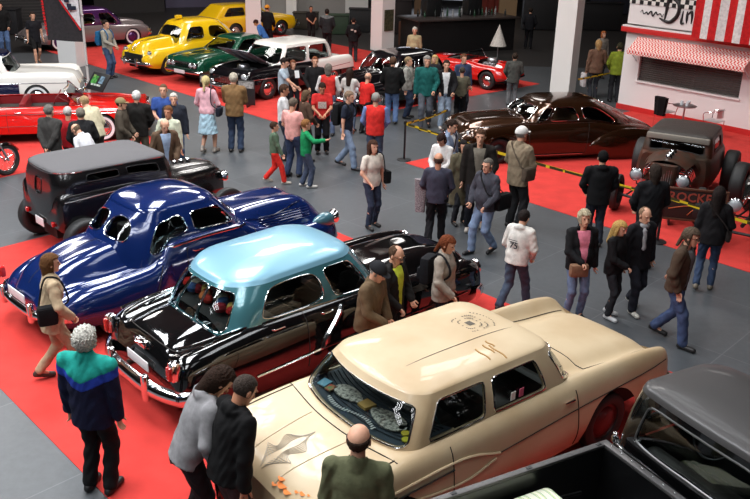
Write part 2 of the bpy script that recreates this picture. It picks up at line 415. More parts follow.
# ---------------------------------------------------------------- teal roofed car
TEAL=paint('pale_teal_roof_paint',(118,164,184),.33,.2,.35); GBLK=paint('gloss_black_paint',(9,9,10),.07,0)
c=Car('sedan','black vintage sedan with pale teal roof and three piece rear window','car',42,(0.05,-.76,.80),(177,368),
 [(0,.60,.62,.58,.80,.5,.38,0),(.06,.82,.68,.82,.89,.6,.32,.02),(.25,.93,.74,.90,.93,.63,.29,.05),(.7,1.01,.77,.96,.95,.65,.20,.06),(1.2,1.05,.78,1.0,.96,.65,.17,.04),
  (2.2,1.06,.80,1.0,.95,.65,.17,.0),(3.1,1.05,.78,.99,.95,.65,.17,.0),(3.5,1.07,.74,.95,.95,.62,.17,.08),(4.2,1.05,.76,.93,.95,.62,.20,.13),(4.62,.98,.76,.90,.93,.6,.28,.11),
  (4.82,.90,.76,.85,.90,.58,.3,.04),(4.92,.74,.6,.7,.8,.5,.35,0)],
 wheels=((4.0,.8,.34),),arch=.36,nx=90)
c.gh((.66,3.02,.80,.28,.46),(.98,2.66,.64,.30,.40),1.50,.12,bow=(.10,.10),bulge=.03,zr2=1.42)
c.body(GBLK,hole=[inloop(c)])
TPIL=paint('dark_teal_paint',(70,120,128),.2,.35)
c.cells(TPIL,[('windshield',.03,1.45,5,0,True,.94),('door_window',1.80,2.32,6,0,True,.95),('rear_door_window',2.38,3.04,4,0,True,.95),('rear_side_window',3.55,4.30,6,.0,True,.98),('rear_window',4.34,5.66,12,0,False,1)],v0=.07,v1=.86,roofmat=TEAL,tr=.007)
c.tub(.75,2.98,.72,.45,INTERIOR)
c.seat(2.2,1.3,.62,LEATHER); c.seat(1.25,1.3,.62,LEATHER,hb=.38); c.steering(2.7,.38,1.0)
b=B(); b.grid([[(x,y,c.topz(x,y)+.012) for y in np.linspace(-.62,.62,9)] for x in (.72,.9,1.1,1.25)]); b.done('parcel_shelf',INTERIOR,c.root)
for sg in(1,-1):
    for x in(1.0,4.0): c.wheel(x,sg*.79,.33,.16,cap=BLACK)
c.bumper(-.12,.98,.44,.19,front=False,curve=.24,guards=(.42,),d=.09); c.bumper(4.98,.98,.44,.19,curve=.22,d=.09)
for sg in (1,-1):
    b=B(); b.box((.01,sg*.76,.76),(.12,.13,.24),bev=.05); o=b.done('tail_light',CHROME,c.root)
    b=B(); b.box((-.045,sg*.76,.75),(.06,.09,.17),bev=.03); b.done('lens',REDL,o)
    c.lamp(4.86,sg*.74,.74,.1)
c.line([(.12,.955),(1.0,.995),(2.1,1.0),(3.2,.985)],.016,CHROME,'belt_trim')
c.topline([(.15,.66),(.6,.70),(1.1,.76)],.02,CHROME,'fender_top_trim',off=.0,mirror=True)
c.line([(0.95,.44),(1.5,.47),(2.0,.50),(2.55,.52)],.018,CHROME,'side_trim')
c.line([(2.25,.95),(2.18,.86),(2.0,.66),(1.9,.50)],.034,CHROME,'sweep_trim')
c.line([(2.95,.50),(3.6,.52),(4.5,.52)],.014,CHROME,'side_trim')
c.handle(2.02,.93); c.handle(1.30,.93)
c.topline([(.72,-.62),(.42,-.60),(.16,-.50),(.12,0),(.16,.50),(.42,.60),(.72,.62)],.007,SEAM,'trunk_seam')
b=B(); b.box((.03,0,.80),(.07,.22,.10),bev=.03); b.tube([(.0,-.12,.84),(-.05,0,.84),(0,.12,.84)],.014); b.done('trunk_handle',CHROME,c.root)
c.line([(1.72,.3),(1.70,.99)],.005,SEAM,'door_seam'); c.line([(2.62,.3),(2.62,.98)],.005,SEAM,'door_seam')
c.plate(-.04,.60,False); c.grille(4.9,.42,.62,.6,9,vert=True); 
for k in range(3): c.line([(4.0+.14*k,.84),(4.08+.14*k,.84)],.02,CHROME,'fender_porthole')
SEDAN=c
# things piled behind the rear window
cols=[(190,40,40),(205,170,90),(150,40,50),(70,100,150),(200,190,170),(190,40,34),(200,60,50),(210,120,70)]
def local(car,x,y,z):
    M=Matrix.Translation(car.root.location)@Matrix.Rotation(car.root.rotation_euler[2],4,'Z'); return M@Vector((x,y,z))
for k in range(14):
    x,y=.86+.22*random.random(),-.5+.078*k; b=B(); n=10; r=.055+.02*random.random()
    b.lathe([(.001,-r),(r*.7,-r*.75),(r,0),(r*.75,r*.7),(.001,r)],(0,0,0),'z',12); 
    o=b.done('plush_toy',cloth(cols[k%8]),None); o.scale=(1.3,1,1); o.location=local(c,x,y,1.055+r); o.rotation_euler=(.3*random.random(),0,3*random.random())
    tag(o,'small coloured soft bundle piled on the parcel shelf behind the teal roofed sedan rear window','soft toy','coloured bundles on the parcel shelf')
# ---------------------------------------------------------------- cream car
CREAM=mat('cream_patina',lin(197,176,143),.45,.0,.2,vary=.25,vscale=1.3,col2=lin(182,156,120))
c=Car('hardtop','matte cream two door car with patina and small rear fins, largest in the foreground','car',219,(0.02,.86,.87),(669,349),
 [(0,.72,.74,.78,.82,.62,.46,.04),(.05,.80,.80,.86,.90,.62,.42,.05),(.2,.87,.82,.93,.95,.62,.38,.07),(.8,.93,.81,1.0,.975,.62,.30,.08),(1.5,.99,.80,1.03,.975,.62,.26,.06),(2.2,1.02,.80,1.03,.975,.62,.24,.02),
  (3.6,1.02,.82,1.02,.975,.62,.24,.0),(4.2,1.0,.85,.99,.97,.62,.26,.0),(4.7,.94,.85,.94,.955,.6,.28,.0),(4.9,.88,.84,.87,.94,.58,.3,.0),(5.02,.78,.80,.78,.91,.55,.34,0)],
 wheels=((1.15,.8,.34),(4.25,.8,.34)),arch=.44,nx=90)
c.gh((1.55,3.95,.82,.16,.34),(1.90,3.68,.66,.18,.18),1.42,.07,bow=(.14,.06),bulge=.02)
c.body(CREAM,hole=[inloop(c,.95)])
c.cells(CREAM,[('windshield',-1.5,1.5,9,0,False,.98),('door_window',2.03,2.43,14,0,True,.96),('quarter_window',2.48,2.90,14,0,True,.95),('rear_window',3.12,6.88,12,0,False,1)],v0=.08,v1=.86,tr=.009)
c.tub(1.62,3.88,.74,.45,INTERIOR)
c.seat(2.75,1.35,.60,LEATHER,hb=.4); c.seat(1.9,1.3,.60,LEATHER,hb=.36); c.steering(3.35,.38,1.0,m=mat('teal_plastic',lin(70,110,110),.4))
DASH=mat('grey_dash',lin(60,70,78),.6); b=B(); b.grid([[(x+.13*(1-(y/.74)**2),y,c.topz(x,y)+.012) for y in np.linspace(-.76,.76,15)] for x in (3.36,3.5,3.7,3.90)]); b.done('dashboard',DASH,c.root)
b=B()
for k in range(9): b.tube([(3.42+.05*k+.13*(1-(y/.74)**2),y,c.topz(3.6,y)+.018) for y in np.linspace(-.72,.72,13)],.006,5)
b.done('dashboard_rib',mat('dark_rib',lin(36,42,50),.6),c.root)
c.allwheels(.84,.34,.18,cap=mat('dark_red_rim',lin(90,20,20),.4))
c.bumper(5.09,.98,.46,.2,curve=.16,d=.08); c.bumper(-.10,.98,.48,.18,front=False,curve=.14,guards=())
c.line([(.15,.80),(1.6,.76),(2.9,.70)],.005,SEAM,'side_crease'); c.line([(2.9,.70),(3.4,.82),(4.3,.80),(5.0,.76)],.014,CREAM,'side_spear'); c.line([(2.95,.66),(3.4,.58),(4.2,.66),(4.9,.68)],.012,CREAM,'side_spear'); c.line([(3.5,.76),(4.2,.74),(4.9,.72)],.016,CHROME,'side_spear')
c.line([(1.72,.30),(1.75,.95)],.005,SEAM,'door_seam'); c.line([(3.5,.28),(3.5,.97)],.005,SEAM,'door_seam')
c.topline([(4.08,-.84),(4.18,0),(4.08,.84)],.006,SEAM,'hood_seam'); c.topline([(4.08,.80),(4.6,.80),(4.98,.79)],.006,SEAM,'hood_seam',mirror=True)
c.topline([(4.2,.30),(4.6,.27),(4.98,.24)],.012,CREAM,'hood_ridge',off=-.004,mirror=True)
c.topline([(1.3,.64),(.7,.64),(.12,.64)],.005,SEAM,'trunk_seam',mirror=True); c.topline([(1.30,-.64),(1.28,0),(1.30,.64)],.005,SEAM,'trunk_seam')
c.handle(1.88,.88)
PIN=mat('grey_blue_pinstripe',lin(168,158,142),.6)
def topstripe(pts,r=.005,m=PIN,name='pinstripe',zf=None): 
    b=B(); b.tube([(x,y,(zf or c.topz)(x,y)+.003) for x,y in catmull(pts,6)],r,5); return b.done(name,m,c.root)
for k in range(6):
    a=.05+.022*k
    for sg in (1,-1): topstripe([(4.95-.03*k,sg*a*.2),(4.86-.02*k,sg*a*1.2),(4.72,sg*a*.55),(4.58,sg*a*1.0),(4.46+.01*k,sg*a*.4),(4.36+.02*k,0)],.0026)
OR=mat('orange_rust_stain',lin(220,120,40),.7)
for (x,y,r) in ((4.93,.33,.05),(4.90,.27,.035),(4.94,.42,.04),(4.90,.50,.02),(4.88,.56,.028),(4.86,.62,.015),(4.96,.25,.03)):
    b=B(); b.poly([(x+r*(1+.16*math.sin(3*a+x*9))*math.cos(a),y+1.2*r*(1+.1*math.sin(4*a))*math.sin(a),c.topz(x,y)+.003) for a in np.linspace(0,2*PI,18)[:-1]]); b.done('orange_stain',OR,c.root)
DK=mat('faded_dark_decal',lin(88,80,70),.8)
def roofz(x,y):
    cx=(c.gt[0]+c.gt[1])/2; t=min(1,max(abs(x-cx)/(.5*(c.gt[1]-c.gt[0])),abs(y)/c.gt[2])); return c.zr+c.crown*(1-t**2.6)**.62+.004
b=B(); X,Y=2.35,-.08
b.poly([(X+dx,Y+dy,roofz(X,Y)) for dx,dy in((-.04,-.045),(.04,-.045),(.04,.045),(-.04,.045))])
for n_,r_ in ((22,.10),(30,.15)):
    for k in range(n_):
        a=2*PI*k/n_; e=.5; x=X+r_*math.copysign(abs(math.cos(a))**e,math.cos(a)); y=Y+r_*1.1*math.copysign(abs(math.sin(a))**e,math.sin(a)); q=.008
        b.poly([(x-q,y-q,roofz(X,Y)),(x+q,y-q,roofz(X,Y)),(x+q,y+q,roofz(X,Y)),(x-q,y+q,roofz(X,Y))])
for k in range(12):
    a=-.9+k*.16; x=X-.06-.22*math.cos(a); y=Y-.02-.24*math.sin(a); q=.009
    b.poly([(x-q,y-q,roofz(x,y)),(x+q,y-q,roofz(x,y)),(x+q,y+q,roofz(x,y)),(x-q,y+q,roofz(x,y))])
b.done('roof_pinstripe',DK,c.root,smooth=False)
b=B(); b.poly([(3.5+.045*math.cos(a),-.02+.055*math.sin(a),roofz(3.5,0)) for a in np.linspace(0,2*PI,18)[:-1]]); b.done('pale_roof_spot',mat('pale_spot',lin(225,215,195),.5),c.root)
RU=mat('rust_run',lin(160,120,66),.7)
for k,(x,y) in enumerate(((2.5,.30),(2.58,.34),(2.7,.36),(2.53,.38))):
    b=B(); b.tube([(x+.01*math.sin(6*t),y+.2*t*(.6+.2*k),roofz(x+.01,y+.2*t*(.6+.2*k))-.008) for t in np.linspace(0,1,7)],.012,6); b.done('rust_run',RU,c.root)
topl=[(3.42,.62),(1.62,.62)]
b=B(); b.tube([(x,.2,roofz(x,.2)-.002) for x in np.linspace(2.0,3.6,12)],.004,5); b.done('roof_crease',DK,c.root)
HARD=c
for x_,z_,cl_,nm_ in ((2.62,1.13,(225,225,215),'white'),(2.50,1.13,(200,90,120),'pink')):
    b=B(); P0=c.G(2+(3.79-x_)/1.84,.28,-.004); b.box((P0[0],P0[1],P0[2]),(.06,.006,.09)); b.done('window_sticker',mat('sticker_'+nm_,lin(*cl_),.6),c.root,smooth=False)
# things on the dashboard of the cream car
def onDash(name,lab,cat,pts,col,z=1.045,h=.012):
    pts=[(x+.17,y) for x,y in pts]
    M=Matrix.Translation(c.root.location)@Matrix.Rotation(c.root.rotation_euler[2],4,'Z')
    b=B(); b.prism(pts,0,h); o=b.done(name,col,None,smooth=False); o.matrix_world=M@Matrix.Translation((0,0,z)); return tag(o,lab,cat)
def leaf(x,y,l,w,a,n=16,sq=1):
    out=[]
    for k in range(n):
        t=2*PI*k/n; u,v=l/2*math.cos(t),w/2*math.sin(t)*(1-.25*math.cos(t)*sq); out.append((x+u*math.cos(a)-v*math.sin(a),y+u*math.sin(a)+v*math.cos(a)))
    return out
MOS=mat('black_white_print',lin(215,210,195),.6,vary=.97,vscale=38,col2=lin(30,30,32))
onDash('bow_tie','wide black and white patterned bow tie half at the left of the cream car dashboard','bow tie',leaf(3.60,-.27,.40,.20,PI/2),MOS)
onDash('bow_tie','wide black and white patterned bow tie half at the right of the cream car dashboard','bow tie',leaf(3.58,.30,.46,.24,PI/2,sq=-1),MOS)
onDash('bow_knot','yellow knot between the two patterned bow halves on the cream car dashboard','bow knot',[(3.53,-.07),(3.66,-.06),(3.66,.06),(3.53,.07)],mat('mustard_cloth',lin(200,160,90),.8),h=.03)
onDash('postcard','blue and white postcard on the cream car dashboard beside a red and green one','postcard',[(3.62,-.66),(3.74,-.62),(3.72,-.52),(3.60,-.55)],mat('pale_blue_card',lin(130,185,205),.6))
onDash('postcard','red and green postcard at the far corner of the cream car dashboard','postcard',[(3.64,-.52),(3.74,-.50),(3.73,-.42),(3.62,-.43)],mat('red_green_card',lin(200,80,70),.6,vary=.9,vscale=20,col2=lin(90,150,90)))
for (x,y,cl,n) in ((3.60,.58,(210,190,60),'yellow'),(3.66,.66,(215,205,60),'bright yellow'),(3.56,.50,(215,215,205),'white')):
    onDash('sticker_disc',f'small round {n} disc at the near corner of the cream car dashboard','disc',leaf(x,y,.08,.08,0,sq=0),mat('disc_'+n.replace(' ','_'),lin(*cl),.6))
WR=mat('white_letters',lin(220,220,215),.6)
b=B()
for k in range(22):
    y=-.36+.033*k; x=3.97+.04*math.sin(k*.3)-.02; b.box((x,y,1.045),(.05*(.6+.4*random.random()),.016,.004),rz=.4*(random.random()-.5))
b.done('windshield_script',WR,c.root,smooth=False)
# ---------------------------------------------------------------- black pickup
GB=paint('gloss_black_truck_paint',(8,8,9),.16,0); GREYR=mat('satin_grey_roof',lin(60,58,58),.5,.1,.15)
c=Car('pickup_truck','black pickup truck with satin grey cab roof and open bed in the near right corner','truck',29,(2.15,.80,1.18),(606,443),
 [(2.2,.95,.76,.98,.84,.7,.42,0),(2.24,1.12,.78,1.12,.92,.75,.36,0),(2.4,1.16,.80,1.15,.95,.75,.32,0),(3.7,1.16,.78,1.14,.95,.75,.3,0),(4.2,1.14,.80,1.05,.97,.7,.3,.03),(5.0,1.08,.80,1.0,.96,.7,.34,.04),(5.3,.95,.75,.9,.9,.65,.4,0)],
 wheels=((4.4,.8,.36),),arch=.42,nx=50)
c.gh((2.27,3.55,.84,.25,.14),(2.36,3.28,.74,.20,.16),1.75,.07,bow=(.12,.03),bulge=.02)
c.body(GB,hole=[inloop(c,.93)],floorpan=False)
c.cells(GB,[('windshield',-1.45,1.45,8,0,False,.97),('door_window',1.9,2.9,9,0,True,.93),('rear_window',4.12,5.88,12,0,False,1.0)],v0=.26,v1=.84,roofmat=GREYR,tr=.010,trim=mat('dull_trim',(.12,.12,.12),.35,.6))
c.tub(2.36,3.45,.76,.55,INTERIOR); c.seat(2.55,1.3,.75,LEATHER,hb=.38); c.steering(3.05,.40,1.2)
for sg in (1,-1): c.wheel(4.4,sg*.84,.36,.2); 
b=B(); zr=1.18
BEDIN=paint('bed_inner_black',(14,14,15),.3,0,.4)
for sg in (1,-1):
    b.box((1.08,sg*.80,.80),(2.15,.05,.70)); b.box((1.08,sg*.93,.72),(2.1,.05,.56),bev=.02); b.box((1.08,sg*.87,.98),(2.1,.14,.05),bev=.02)
b.box((2.13,0,.80),(.05,1.6,.70)); b.box((.02,0,.80),(.05,1.6,.70)); b.box((1.08,0,.50),(2.15,1.6,.06)); b.done('bed',BEDIN,c.root,smooth=False)
RAIL=mat('dull_rail',lin(92,90,90),.45,.5)
for sg in (1,-1):
    b=B(); b.box((1.08,sg*.80,zr-.01),(2.2,.06,.03),bev=.010); b.done('bed_rail',RAIL,c.root)
b=B(); b.box((2.14,0,zr-.01),(.07,1.6,.035),bev=.012); b.done('bed_rail',RAIL,c.root)
b=B(); b.box((.02,0,zr-.01),(.07,1.6,.035),bev=.012); b.done('tailgate_rail',RAIL,c.root)
for k in range(13):
    b=B(); b.lathe([(.001,.008),(.007,.006),(.009,0)],(2.14,-.72+.12*k,zr+.008),'z',10); b.done('rivet',CHROME,c.root)
for x in (.55,1.3,2.06):
    for sg in(1,-1): c.box('stake_pocket',(x,sg*.80,zr+.008),(.05,.035,.006),BLACK)
for k in range(6): c.box('bed_strip',(1.08,-.62+.25*k,.545),(2.1,.03,.014),STEEL)
for sg in (1,-1):
    b=B(); b.tube([(1.9,sg*.775,.75),(1.4,sg*.775,.80),(.9,sg*.775,.80)],.02); b.done('bed_rib',BEDIN,c.root); c.wheel(1.0,sg*.90 if False else sg*.86,.36,.16)
b=B(); b.lathe([(.02,0),(.035,.01),(.035,.05),(.02,.07),(.022,.09),(.001,.10)],(2.32,.86,1.10),'z',16); b.done('fuel_cap',CHROME,c.root)
for zz,rr in ((1.135,.009),(1.02,.006),(.93,.006)):
    b=B(); b.tube([(2.235 if zz<1.1 else 2.25,y,zz) for y in np.linspace(-.8,.8,9)],rr,6); b.done('cab_trim',CHROME,c.root)
TRUCK=c
def local(car,x,y,z):
    M=Matrix.Translation(car.root.location)@Matrix.Rotation(car.root.rotation_euler[2],4,'Z'); return M@Vector((x,y,z))
# striped cushion in the bed
STR=bpy.data.materials.new('green_striped_cloth'); STR.use_nodes=True; nt=STR.node_tree; bs=nt.nodes['Principled BSDF']; bs.inputs['Roughness'].default_value=.85
tc=nt.nodes.new('ShaderNodeTexCoord'); wv=nt.nodes.new('ShaderNodeTexWave'); wv.inputs['Scale'].default_value=2.6; wv.inputs['Distortion'].default_value=2.5; wv.inputs['Detail'].default_value=2; nt.links.new(tc.outputs['Object'],wv.inputs[0])
cr=nt.nodes.new('ShaderNodeValToRGB'); cr.color_ramp.interpolation='CONSTANT'; e=cr.color_ramp.elements; e[0].color=(*lin(225,225,205),1); e[1].position=.4; e[1].color=(*lin(60,140,80),1)
for p_,c_ in ((.55,(235,235,220)),(.7,(175,190,90)),(.85,(230,230,210))): q=e.new(p_); q.color=(*lin(*c_),1)
nt.links.new(wv.outputs['Fac'],cr.inputs[0]); nt.links.new(cr.outputs[0],bs.inputs['Base Color'])
b=B(); b.box((0,0,0),(.95,.50,.16),bev=.06); o=b.done('cushion',STR,None); q=at(492,502,1.12); o.location=(q[0],q[1],1.12-.0); o.rotation_euler=(0,0,R(33+90))
tag(o,'green yellow and white striped cushion lying in the black truck bed','cushion')
o.location.z=.61+.0
q=at(492,508,.66); o.location=(q[0],q[1],.655)
q=local(TRUCK,.98,.46,.96); o.location=(q[0],q[1],.96); o.rotation_euler=(0,0,R(29))
b=B(); b.box((0,0,0),(.8,.46,.34),bev=.01); cr_=b.done('crate',mat('dark_crate_wood',lin(60,46,36),.7),None,smooth=False); cr_.location=(q[0],q[1],.705); cr_.rotation_euler=o.rotation_euler; tag(cr_,'dark wooden crate under the striped cushion in the truck bed','crate')
# ---------------------------------------------------------------- black 1930s sedan behind the blue coupe
c=Car('vintage_sedan','black boxy vintage sedan with flat grey fabric roof and exposed tyres behind the blue coupe','car',44,(0,.66,1.36),(19,165),
 [(0,.66,.55,.66,.68,.62,.56,0),(.03,1.1,.66,1.05,.74,.75,.52,0),(.15,1.2,.70,1.14,.79,.8,.46,0),(1.2,1.2,.72,1.15,.80,.75,.34,0),(2.1,1.14,.64,1.08,.74,.7,.34,0),(2.4,1.1,.50,1.02,.58,.65,.36,0),(3.2,1.04,.36,.98,.42,.65,.40,0),(3.35,.9,.3,.85,.36,.6,.45,0)],
 wheels=((.75,.8,.38),(3.1,.8,.34)),arch=0,nx=50)
c.gh((.04,2.15,.74,.18,.30),(.10,2.02,.66,.16,.28),1.47,.09,bow=(.02,.04),bulge=.03)
SB=paint('satin_black_paint',(14,13,14),.25,0,.6)
c.body(SB,hole=[inloop(c,.9)])
FAB=mat('grey_roof_fabric',lin(84,82,84),.75,bump=.3,bscale=160)
c.cells(SB,[('windshield',-.98,.98,9,0,False,.95),('door_window',2.05,2.45,9,0,True,.93),('rear_door_window',2.52,2.9,7,0,True,.93),('rear_window',4.7,5.3,4,0,False,1)],v0=.45,v1=.80,roofmat=FAB,tr=.005,trim=BLACK,rooftrim=(CHROME,.007))
c.tub(.15,2.05,.66,.5,INTERIOR); c.seat(1.1,1.1,.6,LEATHER)
for sg in (1,-1):
    c.wheel(.34,sg*.88,.37,.22,cap=mat('dark_red_rim',lin(90,20,20),.4)); c.wheel(3.15,sg*.78,.34,.16)
b=B(); b.tube([(3.15,-.78,.36),(3.15,.78,.36)],.03); b.tube([(.34,-.8,.37),(.34,.8,.37)],.05); b.done('axle',BLACK,c.root)
c.line([(.1,1.02),(1.0,1.06),(2.0,1.03)],.007,STEEL,'belt_line')
for sg in (1,-1):
    c.lamp(3.35,sg*.42,.80,.09)
    b=B(); b.box((-.02,sg*.5,.62),(.05,.08,.08),bev=.02); b.done('tail_light',REDL,c.root)
b=B()
for k in range(3): b.lathe([(.02,-.05),(.05,-.03),(.05,.03),(.02,.05)],(2.55+.14*k,0,1.09),'z',10)
b.box((2.7,0,1.03),(.6,.12,.06),bev=.02)
b.done('carburettors',CHROME,c.root)
c.plate(-.03,.55,False,.3,.14)
# ---------------------------------------------------------------- dark brown lead sled
BR=paint('dark_brown_metallic',(66,40,22),.2,.75)
c=Car('fastback_coupe','low dark brown metallic fastback coupe with skirted rear wheels on the right carpet','car',195,(3.55,.74,1.0),(531,120),
 [(0,.50,.5,.48,.66,.42,.30,0),(.15,.66,.62,.62,.82,.5,.22,0),(.6,.82,.70,.76,.93,.5,.16,.02),(1.3,.94,.74,.84,.97,.5,.12,.02),(2.0,.98,.78,.94,.93,.55,.12,0),(3.4,.99,.76,.95,.93,.55,.12,0),
  (3.8,1.0,.74,.93,.94,.55,.12,.05),(4.6,.97,.76,.89,.95,.55,.14,.09),(5.0,.88,.74,.82,.92,.5,.18,.05),(5.2,.7,.6,.66,.8,.45,.25,0)],
 wheels=((4.35,.8,.32),),arch=.33,nx=80)
c.gh((.75,3.6,.82,.25,.6),(1.70,3.18,.64,.22,.4),1.31,.11,bow=(.1,.1),bulge=.05)
c.body(BR,hole=[inloop(c,.9)])
c.cells(BR,[('windshield',.03,1.3,6,0,True,.93),('vent_window',1.72,2.08,5,0,True,.95),('door_window',2.11,2.53,9,0,True,.97),('rear_quarter_window',2.56,3.15,3.4,.2,True,.96),('rear_window',4.3,4.98,3,0,True,.9)],v0=.12,v1=.86,tr=.012)
c.tub(.9,3.5,.70,.45,INTERIOR); c.seat(2.3,1.2,.6,mat('tan_leather',lin(150,110,80),.5)); c.steering(3.1,.38,.95)
for sg in(1,-1):
    c.wheel(4.35,sg*.80,.31,.17,cap=BLACK); c.wheel(1.15,sg*.82,.31,.15,ww=True)
    b=B(); rows=[]
    for t in np.linspace(0,1,19):
        x=.05+2.0*t; hh=math.sin(PI*min(1,t*1.02))**.5 if 0<t<1 else .02; rows.append([(x,sg*(.93+.13*hh*math.cos(a)),.36+ .40*hh*math.sin(a)) for a in np.linspace(-PI*.45,PI*.55,9)])
    b.grid(rows); b.done('rear_fender_skirt',BR,c.root)
c.line([(2.2,.18),(3.3,.18),(3.95,.20)],.02,CHROME,'sill_trim'); c.line([(1.9,.90),(3.4,.91),(4.9,.86)],.007,CHROME,'belt_trim')
GOLD=paint('golden_flame_paint',(120,86,48),.25,.8)
c.bumper(5.26,.9,.38,.15,curve=.25); c.bumper(-.05,.85,.34,.12,front=False)
for sg in (1,-1): c.lamp(5.08,sg*.70,.68,.1)
c.grille(5.2,.36,.52,.55,4)
c.line([(3.6,.18),(3.62,.5),(3.66,.92)],.005,SEAM,'door_seam'); c.line([(2.15,.18),(2.1,.92)],.005,SEAM,'door_seam')
# ---------------------------------------------------------------- generic family sedans of the fifties and sixties
def slab(L,h=.95,w=.93,fin=0,tail=.0,nose=.0,ys=.78,dip=.02):
    return [(0,.66,ys-.1,.64,w-.16,.5,.4,0),(.06,.82,ys-.04,.84+fin,w-.06,.58,.34,dip),(.35,h-.05,ys,h-.04+fin,w-.01,.6,.29,dip+.02),(1.2,h,ys,h-.01+fin*.5,w,.6,.25,dip),(2.2,h+.02,ys+.01,h,w,.6,.24,0),
            (L-1.6,h+.02,ys,h,w,.6,.24,.01),(L-.9,h+.01,ys,h-.02,w,.6,.25,dip+.02),(L-.25,h-.06,ys,h-.08,w-.02,.58,.28,dip),(L-.06,.82,ys-.05,.80,w-.05,.55,.32,0),(L,.66,ys-.12,.64,w-.14,.5,.38,0)]
def oldies(L,h=1.02,w=.92,fh=.84):
    return [(0,.58,.5,.55,.68,.44,.34,0),(.25,.84,.6,.70,.84,.5,.3,.02),(.95,h,.72,fh+.02,w+.01,.58,.26,.05),(1.5,h+.04,.72,fh+.03,w,.6,.25,.03),(2.0,h+.05,.74,h-.02,w-.06,.6,.25,0),(3.1,h+.05,.72,h-.02,w-.05,.6,.25,0),
            (3.5,h+.05,.68,fh+.04,w-.01,.6,.25,.05),(L-.9,h+.03,.72,fh,w+.01,.58,.26,.14),(L-.35,h-.04,.72,fh-.03,w-.01,.56,.28,.12),(L-.06,.82,.62,.70,w-.12,.5,.34,.04),(L,.7,.5,.6,w-.22,.45,.38,0)]
def engine(c,x0,x1,w,z):
    b=B(); b.box(((x0+x1)/2,0,z-.12),(x1-x0,.5,.3),bev=.04); b.lathe([(.001,.06),(.16,.06),(.19,.02),(.19,-.04),(.001,-.05)],((x0+x1)/2,0,z+.10),'z',20)
    for k in range(4):
        for sg in(1,-1): b.tube([(x0+.1+.16*k,sg*.2,z+.02),(x0+.1+.16*k,sg*.36,z-.04),(x0+.1+.16*k,sg*.40,z-.2)],.025,6)
    b.done('engine',STEEL,c.root)
# yellow coupe
YEL=paint('yellow_paint',(236,190,20),.25,0)
c=Car('vintage_coupe','bright yellow rounded vintage coupe with chrome grille at the back left','car',229,(4.92,.86,.45),(149,65),oldies(4.95,1.14,.95,.93),wheels=((1.0,.8,.34),(4.1,.8,.34)),arch=.38,nx=50)
c.gh((.95,3.55,.82,.32,.5),(1.55,3.15,.66,.28,.40),1.60,.15,bow=(.1,.12),bulge=.05); c.body(YEL,hole=[inloop(c,.9)])
c.cells(YEL,[('windshield',-1.3,1.3,7,0,False,.97),('door_window',1.75,2.4,6,0,True,.95),('rear_quarter_window',2.5,3.25,3.4,.1,True,.94),('rear_window',4.2,5.8,4,0,False,1)],v0=.14,v1=.86,tr=.006,trim=BLACK)
c.tub(1.05,3.35,.68,.45,INTERIOR); c.seat(2.2,1.2,.62,LEATHER); c.allwheels(.81,.34,.17,cap=YEL)
c.bumper(5.02,.88,.44,.13,curve=.2,guards=(.35,)); c.bumper(-.06,.86,.44,.13,front=False)
for sg in(1,-1): c.lamp(4.78,sg*.70,.76,.1)
for k in range(5):
    z=.50+.055*k; hw=.58-.03*k; b=B(); b.tube([(4.99-.10*(y/.6)**2-.02*k,y,z) for y in np.linspace(-hw,hw,11)],.013,6); b.done('grille_bar',CHROME,c.root)
b=B(); b.box((4.93,0,.60),(.06,1.0,.26),bev=.02); b.done('grille_recess',BLACK,c.root)
b=B(); b.tube([(4.98,0,.82),(4.93,0,.93),(4.8,0,1.02)],.015,6); b.done('hood_ornament',CHROME,c.root); c.topline([(3.5,-.001),(4.9,-.001)],.008,CHROME,'hood_trim'); c.handle(2.0,.92)
b=B(); b.box((0,0,0),(.015,.30,.24)); o=b.done('price_sheet',WHITEP,None,smooth=False); o.location=local(c,3.30,.33,1.38); o.rotation_euler=(0,R(-28),c.root.rotation_euler[2]); tag(o,'white paper sheet behind the windshield of the yellow coupe','paper')
b=B(); b.box((0,0,.07),(.26,.10,.13),bev=.03); o=b.done('roof_sign',YEL,None); o.location=local(c,3.0,0,1.73); o.rotation_euler=(0,0,c.root.rotation_euler[2]); tag(o,'small yellow lamp on the roof of the yellow coupe','lamp')
# yellow car behind
c=Car('wagon','yellow wagon partly hidden behind the yellow coupe roof','car',42,(1.15,-.85,.45),(235,29),slab(4.5),wheels=((1.15,.8,.34),(3.6,.8,.34)),arch=.38,nx=40)
c.gh((.10,3.2,.80,.2,.3),(.75,2.6,.64,.2,.2),1.38,.07); c.body(YEL,hole=[inloop(c,.9)])
c.cells(YEL,[('windshield',-1.3,1.3,8,0,False,.97),('door_window',1.9,2.4,8,0,True,.93),('rear_door_window',2.46,2.95,8,0,True,.93)],v0=.12,v1=.88,tr=.006,trim=BLACK); c.tub(.3,3.1,.72,.45,INTERIOR); c.seat(2.0,1.3,.6,LEATHER); c.allwheels(.82); c.bumper(4.78,.9,.45,front=True); c.bumper(-.06,.9,.45,front=False)
